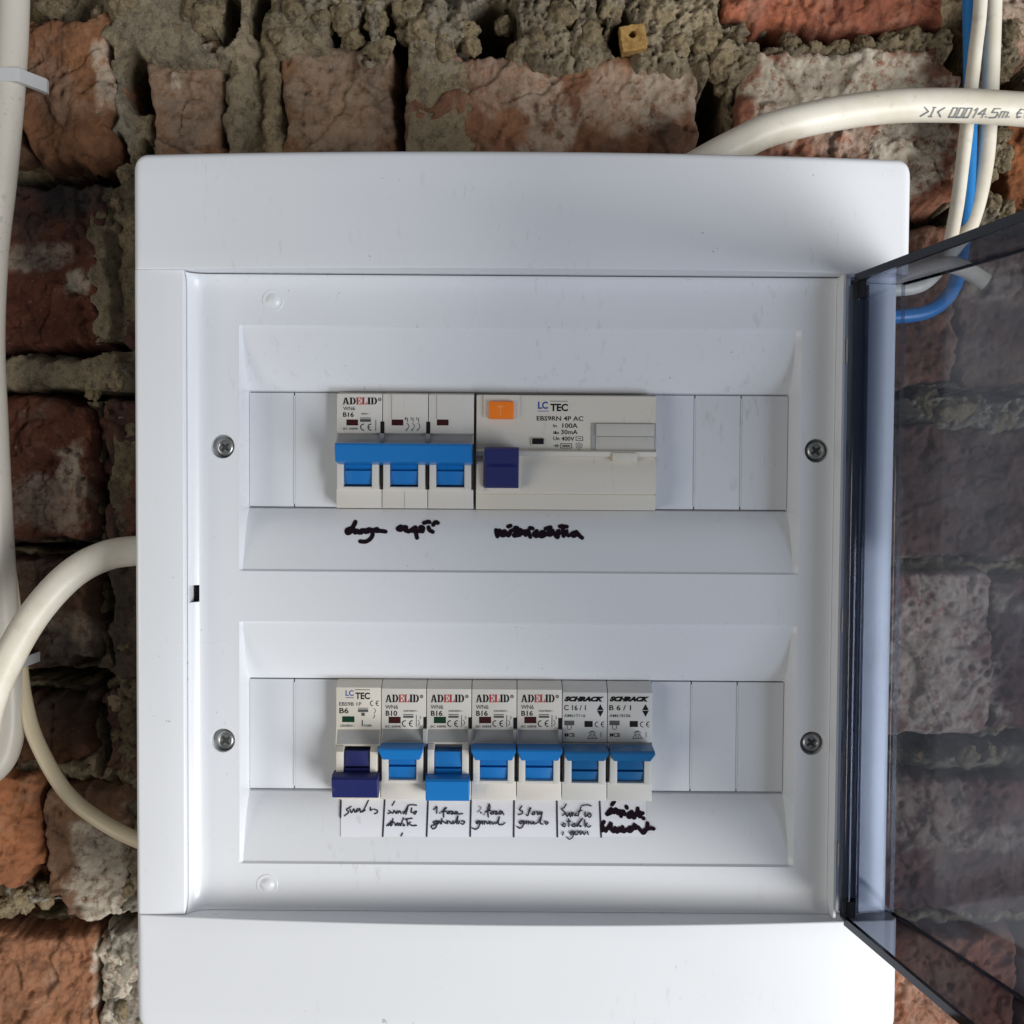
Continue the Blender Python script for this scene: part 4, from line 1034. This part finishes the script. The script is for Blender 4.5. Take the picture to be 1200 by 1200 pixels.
# ------------------------------------------------------------------ paper strip with circuit names
ps = lambda a, b: surf(a, b, .32)
bm = bmesh.new(); xs = [399.5+k*(757-399.5)/24 for k in range(25)]; yy = [930+k*(980.5-930)/12 for k in range(13)]
gvv = [[bm.verts.new(V(*surf(a, b+.4*math.sin(a*.05), .30))) for a in xs] for b in yy]
for r0, r1 in zip(gvv, gvv[1:]):
    for i in range(len(xs)-1): bm.faces.new((r0[i], r0[i+1], r1[i+1], r1[i]))
paper = obj('paper_strip', bm, M_paper, None, 60, V(*surf(578, 980, 0)))
tag(paper, 'white paper strip with handwritten circuit names in pen, under lower row of breakers', 'paper label')
ink = lambda a, b: surf(a, b, .42)
div = [[(399.5, 938), (398.9, 958)], [(450.8, 937), (448.5, 980)], [(501.5, 938), (500, 980)], [(552, 934), (551, 980)], [(602.4, 938), (602, 980.5)], [(652.5, 938), (653.2, 980.5)], [(702.7, 938), (704.5, 981)]]
writing('pen_line', paper, [(div, 2.0)], M_pen, ink)
hw = crop(395, 930, 10.9, [
    [(180, 165), (120, 205), (150, 235), (95, 285)], [(165, 200), (185, 245), (215, 195), (230, 240), (262, 190)], [(262, 190), (240, 235), (275, 215), (290, 190), (300, 240)], [(300, 240), (345, 200), (400, 85)], [(345, 200), (320, 235), (360, 210)], [(425, 175), (425, 215), (450, 200)], [(470, 200), (515, 215), (510, 245), (480, 258)],
    [(735, 98), (705, 150)], [(660, 215), (690, 240), (650, 255)], [(690, 240), (715, 250), (730, 215), (755, 255), (770, 220)], [(780, 250), (800, 220), (820, 255)], [(850, 260), (905, 160), (880, 265)], [(840, 235), (880, 225)], [(905, 150), (950, 142), (1015, 147)], [(955, 185), (945, 235), (965, 240)], [(985, 235), (1015, 225), (995, 262), (975, 250)],
    [(635, 410), (670, 380), (655, 410)], [(690, 350), (680, 405), (700, 400), (715, 320)], [(670, 375), (730, 365)], [(740, 380), (750, 410), (775, 375), (780, 410)], [(800, 380), (810, 410), (850, 310)], [(845, 385), (865, 405), (840, 410)], [(890, 320), (905, 410)], [(870, 330), (960, 315)], [(905, 390), (945, 360), (920, 385), (965, 410), (1015, 405)], [(838, 505), (818, 540)]])
hw += crop(495, 930, 10.9, [
    [(145, 205), (185, 165), (182, 250)], [(220, 245), (226, 250)], [(255, 225), (310, 180), (275, 200), (272, 300)], [(240, 235), (310, 222)], [(340, 225), (315, 250), (345, 255), (350, 225)], [(365, 225), (390, 230), (370, 262), (400, 255)], [(430, 228), (405, 255), (435, 258), (445, 230), (455, 260), (515, 255)],
    [(190, 345), (140, 365), (170, 385), (200, 345), (175, 425), (135, 450), (115, 415), (165, 395)], [(200, 385), (225, 350), (230, 385)], [(245, 385), (250, 320)], [(262, 350), (300, 380), (320, 345), (325, 385)], [(345, 350), (370, 385), (395, 350)], [(395, 385), (430, 350), (455, 280), (440, 385)], [(475, 350), (460, 385)], [(500, 350), (540, 355), (520, 390), (490, 380)],
    [(800, 240), (860, 190), (855, 130), (835, 200), (842, 300)], [(815, 225), (870, 215)], [(895, 225), (870, 255), (905, 258), (910, 225)], [(925, 225), (955, 230), (930, 262), (965, 258)], [(1000, 215), (975, 255), (1005, 258), (1015, 225), (1040, 268)], [(745, 235), (750, 248)], [(785, 262), (788, 268)],
    [(730, 345), (690, 360), (700, 385), (735, 350), (720, 425), (680, 455), (640, 440)], [(740, 385), (765, 350), (770, 390)], [(790, 350), (795, 390)], [(810, 350), (835, 385), (860, 350), (865, 390)], [(885, 360), (900, 390), (925, 365)], [(935, 385), (965, 350), (985, 290), (970, 385), (1020, 395), (1055, 370)]])
hw += crop(595, 930, 10.9, [
    [(180, 155), (150, 205), (190, 225), (180, 255), (135, 268)], [(265, 250), (295, 180), (275, 200), (258, 275), (235, 270)], [(330, 230), (310, 262), (340, 265), (345, 230)], [(365, 225), (385, 240), (380, 268), (410, 240)], [(410, 230), (415, 262), (440, 230), (425, 310)],
    [(195, 345), (150, 360), (165, 385), (205, 345), (190, 420), (150, 440), (120, 420)], [(215, 385), (240, 350), (245, 385)], [(265, 350), (270, 388)], [(285, 355), (305, 388), (330, 355), (335, 388)], [(350, 385), (390, 360), (430, 290), (415, 375), (450, 388)], [(470, 355), (515, 365), (495, 390), (480, 375)]])
hw += crop(645, 930, 9.23, [
    [(170, 110), (150, 145)], [(150, 150), (120, 165), (160, 205), (130, 235)], [(165, 205), (180, 245), (205, 205), (215, 250), (235, 200)], [(245, 205), (240, 240)], [(280, 205), (262, 235), (290, 235)], [(335, 130), (310, 200), (300, 240)], [(295, 190), (340, 180)], [(345, 125), (400, 120), (440, 130)], [(375, 195), (375, 245), (395, 235)], [(425, 205), (400, 225), (425, 255), (440, 220), (405, 215)],
    [(150, 315), (125, 340), (155, 355), (160, 325)], [(200, 270), (198, 355)], [(180, 300), (220, 295)], [(255, 320), (230, 345), (265, 355), (262, 320)], [(280, 345), (345, 262), (290, 355)], [(315, 345), (335, 350), (318, 355)], [(370, 280), (375, 360)], [(375, 335), (400, 315), (385, 335), (410, 360), (435, 345)], [(140, 410), (132, 445)],
    [(245, 405), (210, 420), (230, 440), (255, 405), (240, 465), (205, 490), (180, 470)], [(275, 405), (260, 435), (290, 440), (300, 405)], [(315, 405), (325, 440), (345, 405)], [(350, 410), (365, 440), (380, 415)], [(400, 405), (408, 440)]])
writing('handwriting', paper, [(hw, 1.6)], M_pen, ink)
W3 = crop(645, 930, 9.23, [
    [(690, 88), (665, 120)], [(655, 165), (625, 200), (612, 225), (660, 205)], [(660, 170), (690, 205), (705, 165), (730, 215)], [(730, 215), (750, 185), (765, 245)], [(765, 240), (785, 190), (805, 225)], [(820, 140), (828, 155)], [(880, 195), (840, 225), (850, 255), (890, 240)], [(890, 210), (905, 265), (925, 215)], [(945, 160), (940, 215), (975, 250), (965, 200)], [(915, 225), (1000, 212)], [(1005, 265), (1010, 270)],
    [(560, 400), (560, 340), (580, 305)], [(555, 345), (590, 390), (600, 405)], [(600, 400), (640, 345), (655, 320), (650, 380)], [(650, 375), (685, 410), (700, 370)], [(700, 370), (720, 415), (745, 385)], [(745, 375), (760, 405), (780, 360)], [(780, 360), (790, 410), (830, 385)], [(860, 365), (835, 395), (870, 405), (880, 365)], [(880, 395), (915, 330), (910, 375), (945, 360)], [(945, 360), (985, 405), (1010, 425), (1050, 370)], [(1050, 320), (1045, 385)], [(1020, 390), (1080, 375), (1118, 380)]])
writing('handwriting', paper, [(W3, 4.8)], M_marker, ink)
writing('faint_pen', paper, [(crop(495, 930, 10.9, [[(720, 165), (750, 175), (735, 205), (705, 235)]]), 1.5)], M_penfaint, ink)

# ------------------------------------------------------------------ cables
def cable(label, pts, r, mt, group=None, seg=28, name='cable'):
    bm = bmesh.new(); p = pxpath(pts); tube(bm, p, r, seg)
    o = obj(name, bm, mt, None, 50, V(*p[0])); tag(o, label, 'cable', group); return o
cable('thick white cable looping out of the left side of the fuse box', [(260, 645, 40), (205, 642, 40), (165, 645, 41), (125, 651, 43), (85, 672, 46), (45, 714, 50), (12, 768, 52), (-14, 830, 52), (-24, 900, 50), (-20, 980, 46), (-26, 1100, 40)], 6.3, M_cable)
cable('white cable running down the left edge, held by a grey clip near the top', [(20, -160, 12), (17, -60, 12), (15.5, 20, 13), (11, 100, 14), (2, 200, 15), (-9, 300, 15), (-13, 400, 15), (-9, 500, 14), (-4, 600, 13), (2, 700, 12), (8, 770, 12), (12, 820, 12), (10, 862, 13), (-2, 893, 15), (-30, 910, 17), (-90, 915, 18)], 6.6, M_cable_old)
cable('thin cream cable curving from lower left to under the fuse box edge', [(6, 640, 8), (14, 700, 8), (22, 765, 9), (28, 815, 11), (42, 866, 14), (75, 925, 20), (115, 960, 25), (165, 986, 29), (230, 1005, 30)], 3.3, M_cream)
ur = [(700, 270, 34), (765, 226, 36), (830, 188, 38), (868, 168, 38), (905, 151, 38), (970, 135, 37), (1040, 125, 36), (1110, 123.5, 35), (1180, 127, 34), (1260, 134, 33), (1340, 144, 32), (1470, 168, 31), (1640, 206, 29), (1850, 250, 26)]
uc = cable('thick white cable with printed metre mark arching above upper right corner', ur, 6.9, M_cable)
wg = 'thin cables at the upper right corner'
cable('thin blue cable hanging between two white ones at upper right', [(1136, -120, 14), (1136, 0, 14), (1137, 60, 14), (1137, 140, 14), (1134, 230, 15), (1128, 290, 16), (1118, 336, 20), (1092, 363, 25), (1050, 371, 29), (990, 370, 30)], 3.0, M_bluecable, wg)
cable('thin white cable on the left of the blue one at upper right', [(1152, -120, 18), (1149, 0, 18), (1143, 60, 18), (1135, 130, 18), (1128, 190, 19), (1120, 250, 21), (1108, 300, 24), (1086, 330, 28), (1055, 339, 31), (990, 338, 32)], 2.9, M_cable, wg)
cable('white cable on the right of the blue one, bending down behind the smoked door', [(1166, -120, 12), (1164, 0, 12), (1161, 90, 12), (1157, 165, 13), (1152, 205, 14), (1143, 245, 15), (1130, 276, 16), (1105, 300, 18), (1060, 318, 22), (990, 322, 24)], 3.7, M_cable, wg)
stub = cable('short white cable stub with a cut end, seen through the smoked door', [(1010, 335, 38), (1060, 322, 38), (1100, 311, 39), (1125, 313, 40), (1156, 331, 41)], 3.5, M_cable)
x, z = U(1156.3, 331.2, 41)
# metre mark printed round the thick cable
cl = np.array(catmull(pxpath(ur), 30)); bm = bmesh.new()
def oncable(px, py):
    x, z = U(px, py, 39.5)
    k = int(np.argmin(np.abs(cl[:, 0]-x))); c0 = cl[k]
    off = max(-6.6, min(6.6, z-c0[1])); r_ = 7.2
    return V(x, c0[1]+off, c0[2]+math.sqrt(r_*r_-off*off))
DG = {'>': [[(0, 0), (1, .5), (0, 1)]], '<': [[(1, 0), (0, .5), (1, 1)]], 'I': [[(.2, 0), (.8, 0)], [(.5, 0), (.5, 1)], [(.2, 1), (.8, 1)]],
      '0': [[(0, 0), (1, 0), (1, 1), (0, 1), (0, 0)]], '1': [[(.2, .25), (.6, 0), (.6, 1)]], '4': [[(.75, 1), (.75, 0), (0, .65), (1, .65)]], '.': [[(.2, .92), (.4, .92)]],
      '5': [[(1, 0), (.1, 0), (0, .45), (.8, .45), (1, .7), (.8, 1), (0, 1)]], 'm': [[(0, 1), (0, .35), (.5, .35), (.5, 1)], [(.5, .35), (1, .4), (1, 1)]],
      'E': [[(1, .1), (.4, .0), (0, .5), (.4, 1), (1, .9)], [(.1, .5), (.8, .5)]]}
def onc(a, b):
    v = oncable(a, b); return (v.x*1000, v.z*1000, -v.y*1000)
for s, a, wd in (('>', 1079, 6.5), ('I', 1088, 5.5), ('<', 1097, 6), ('0', 1113, 5.6), ('0', 1121.5, 5.6), ('0', 1130, 5.6), ('1', 1138.5, 6), ('4', 1146, 8), ('.', 1155.5, 4), ('5', 1161, 8), ('m', 1172, 8), ('.', 1182, 4), ('E', 1191, 6), ('E', 1200, 6)):
    for ln in DG[s]:
        pts = [(a+wd*u+2.2*(1-v), 128.2+8.2*v+.008*(a-1079)) for u, v in ln]
        for p_, q_ in zip(pts, pts[1:]): stroke(bm, [p_, q_], 1.15, onc)
obj('printed_mark', bm, M_mark, uc, None, recalc=False)

# clips
p = pxpath([(17, 86, 14)])[0]
cxc, hc = U(12, 92, 14)[0], 14
bm = bmesh.new()
zc = U(12, 90, 20)[1]
R1, R2 = 6.75, 8.6; arcp = []
prof = [(cxc-30, 20.8), (cxc+5.2, 21.0), (cxc+7.0, 20.2), (cxc+13.4, 8.0), (cxc+13.2, 5.6), (cxc+11.4, 5.4), (cxc+10.6, 7.6), (cxc+5.2, 18.6), (cxc-30, 19.2)]
zl = U(12, 80, 20)[1]; zh = U(12, 96, 20)[1]
loft(bm, [[(x_, z, h_) for x_, h_ in prof] for z in (zh, zl)])
clip = obj('cable_clip', bm, M_clip, None, 30, V(cxc, zc, 14)); tag(clip, 'grey plastic clip across the white cable at upper left', 'cable clip', 'grey cable clips on the left cable')
bm = bmesh.new(); xq, z0 = U(26.5, 783, 19.5); _, z1 = U(24, 771, 19.5); xw = U(2, 776, 19.5)[0]
bx(bm, xw-14, xq, z0, z1, 18.8, 20.2, .3); bx(bm, xq-1.4, xq, z0, z1, 2, 18.8, .3)
clip = obj('cable_clip', bm, M_clip, None, 30, V(xq, z0, 10)); tag(clip, 'small grey clip beside the white loop at lower left', 'cable clip', 'grey cable clips on the left cable')

# yellow block with a hole, stuck in the mortar
xc, zc = U(742.5, 42, 12); bm = bmesh.new(); a = math.radians(8); n = 24; S_ = 5.9
def sqp(k, r):
    t_ = 2*math.pi*k/n; cx_, sz_ = math.cos(t_), math.sin(t_); m_ = max(abs(cx_), abs(sz_)); q = r/m_*(1-.06*abs(math.sin(2*t_)))
    return (q*cx_, q*sz_)
ri = []
for rr, hh, rnd in ((1.6, 6, 1), (1.7, 10.6, 1), (S_-.5, 11.0, 0), (S_, 10.4, 0), (S_-.2, 5, 0), (S_-.8, 2, 0)):
    row = []
    for k in range(n):
        u, v = (rr*math.cos(2*math.pi*k/n)-.1, rr*math.sin(2*math.pi*k/n)+1.3) if rnd else sqp(k, rr)
        jit = .35*math.sin(k*2.7+hh) if not rnd else .1*math.sin(k*1.9)
        u += jit*.6; v += jit*.5
        row.append(bm.verts.new(V(xc+u*math.cos(a)-v*math.sin(a), zc+u*math.sin(a)+v*math.cos(a), hh+(u*.05-v*.03))))
    ri.append(row)
for r0, r1 in zip(ri, ri[1:]):
    for k in range(n): bm.faces.new((r0[k], r0[(k+1) % n], r1[(k+1) % n], r1[k]))
bm.faces.new(ri[0]); bm.faces.new(ri[-1][::-1])
yb = obj('yellow_block', bm, M_foam, None, 35, V(xc, zc, 3)); tag(yb, 'small yellow square block with a round hole, stuck in the mortar above the box', 'block')
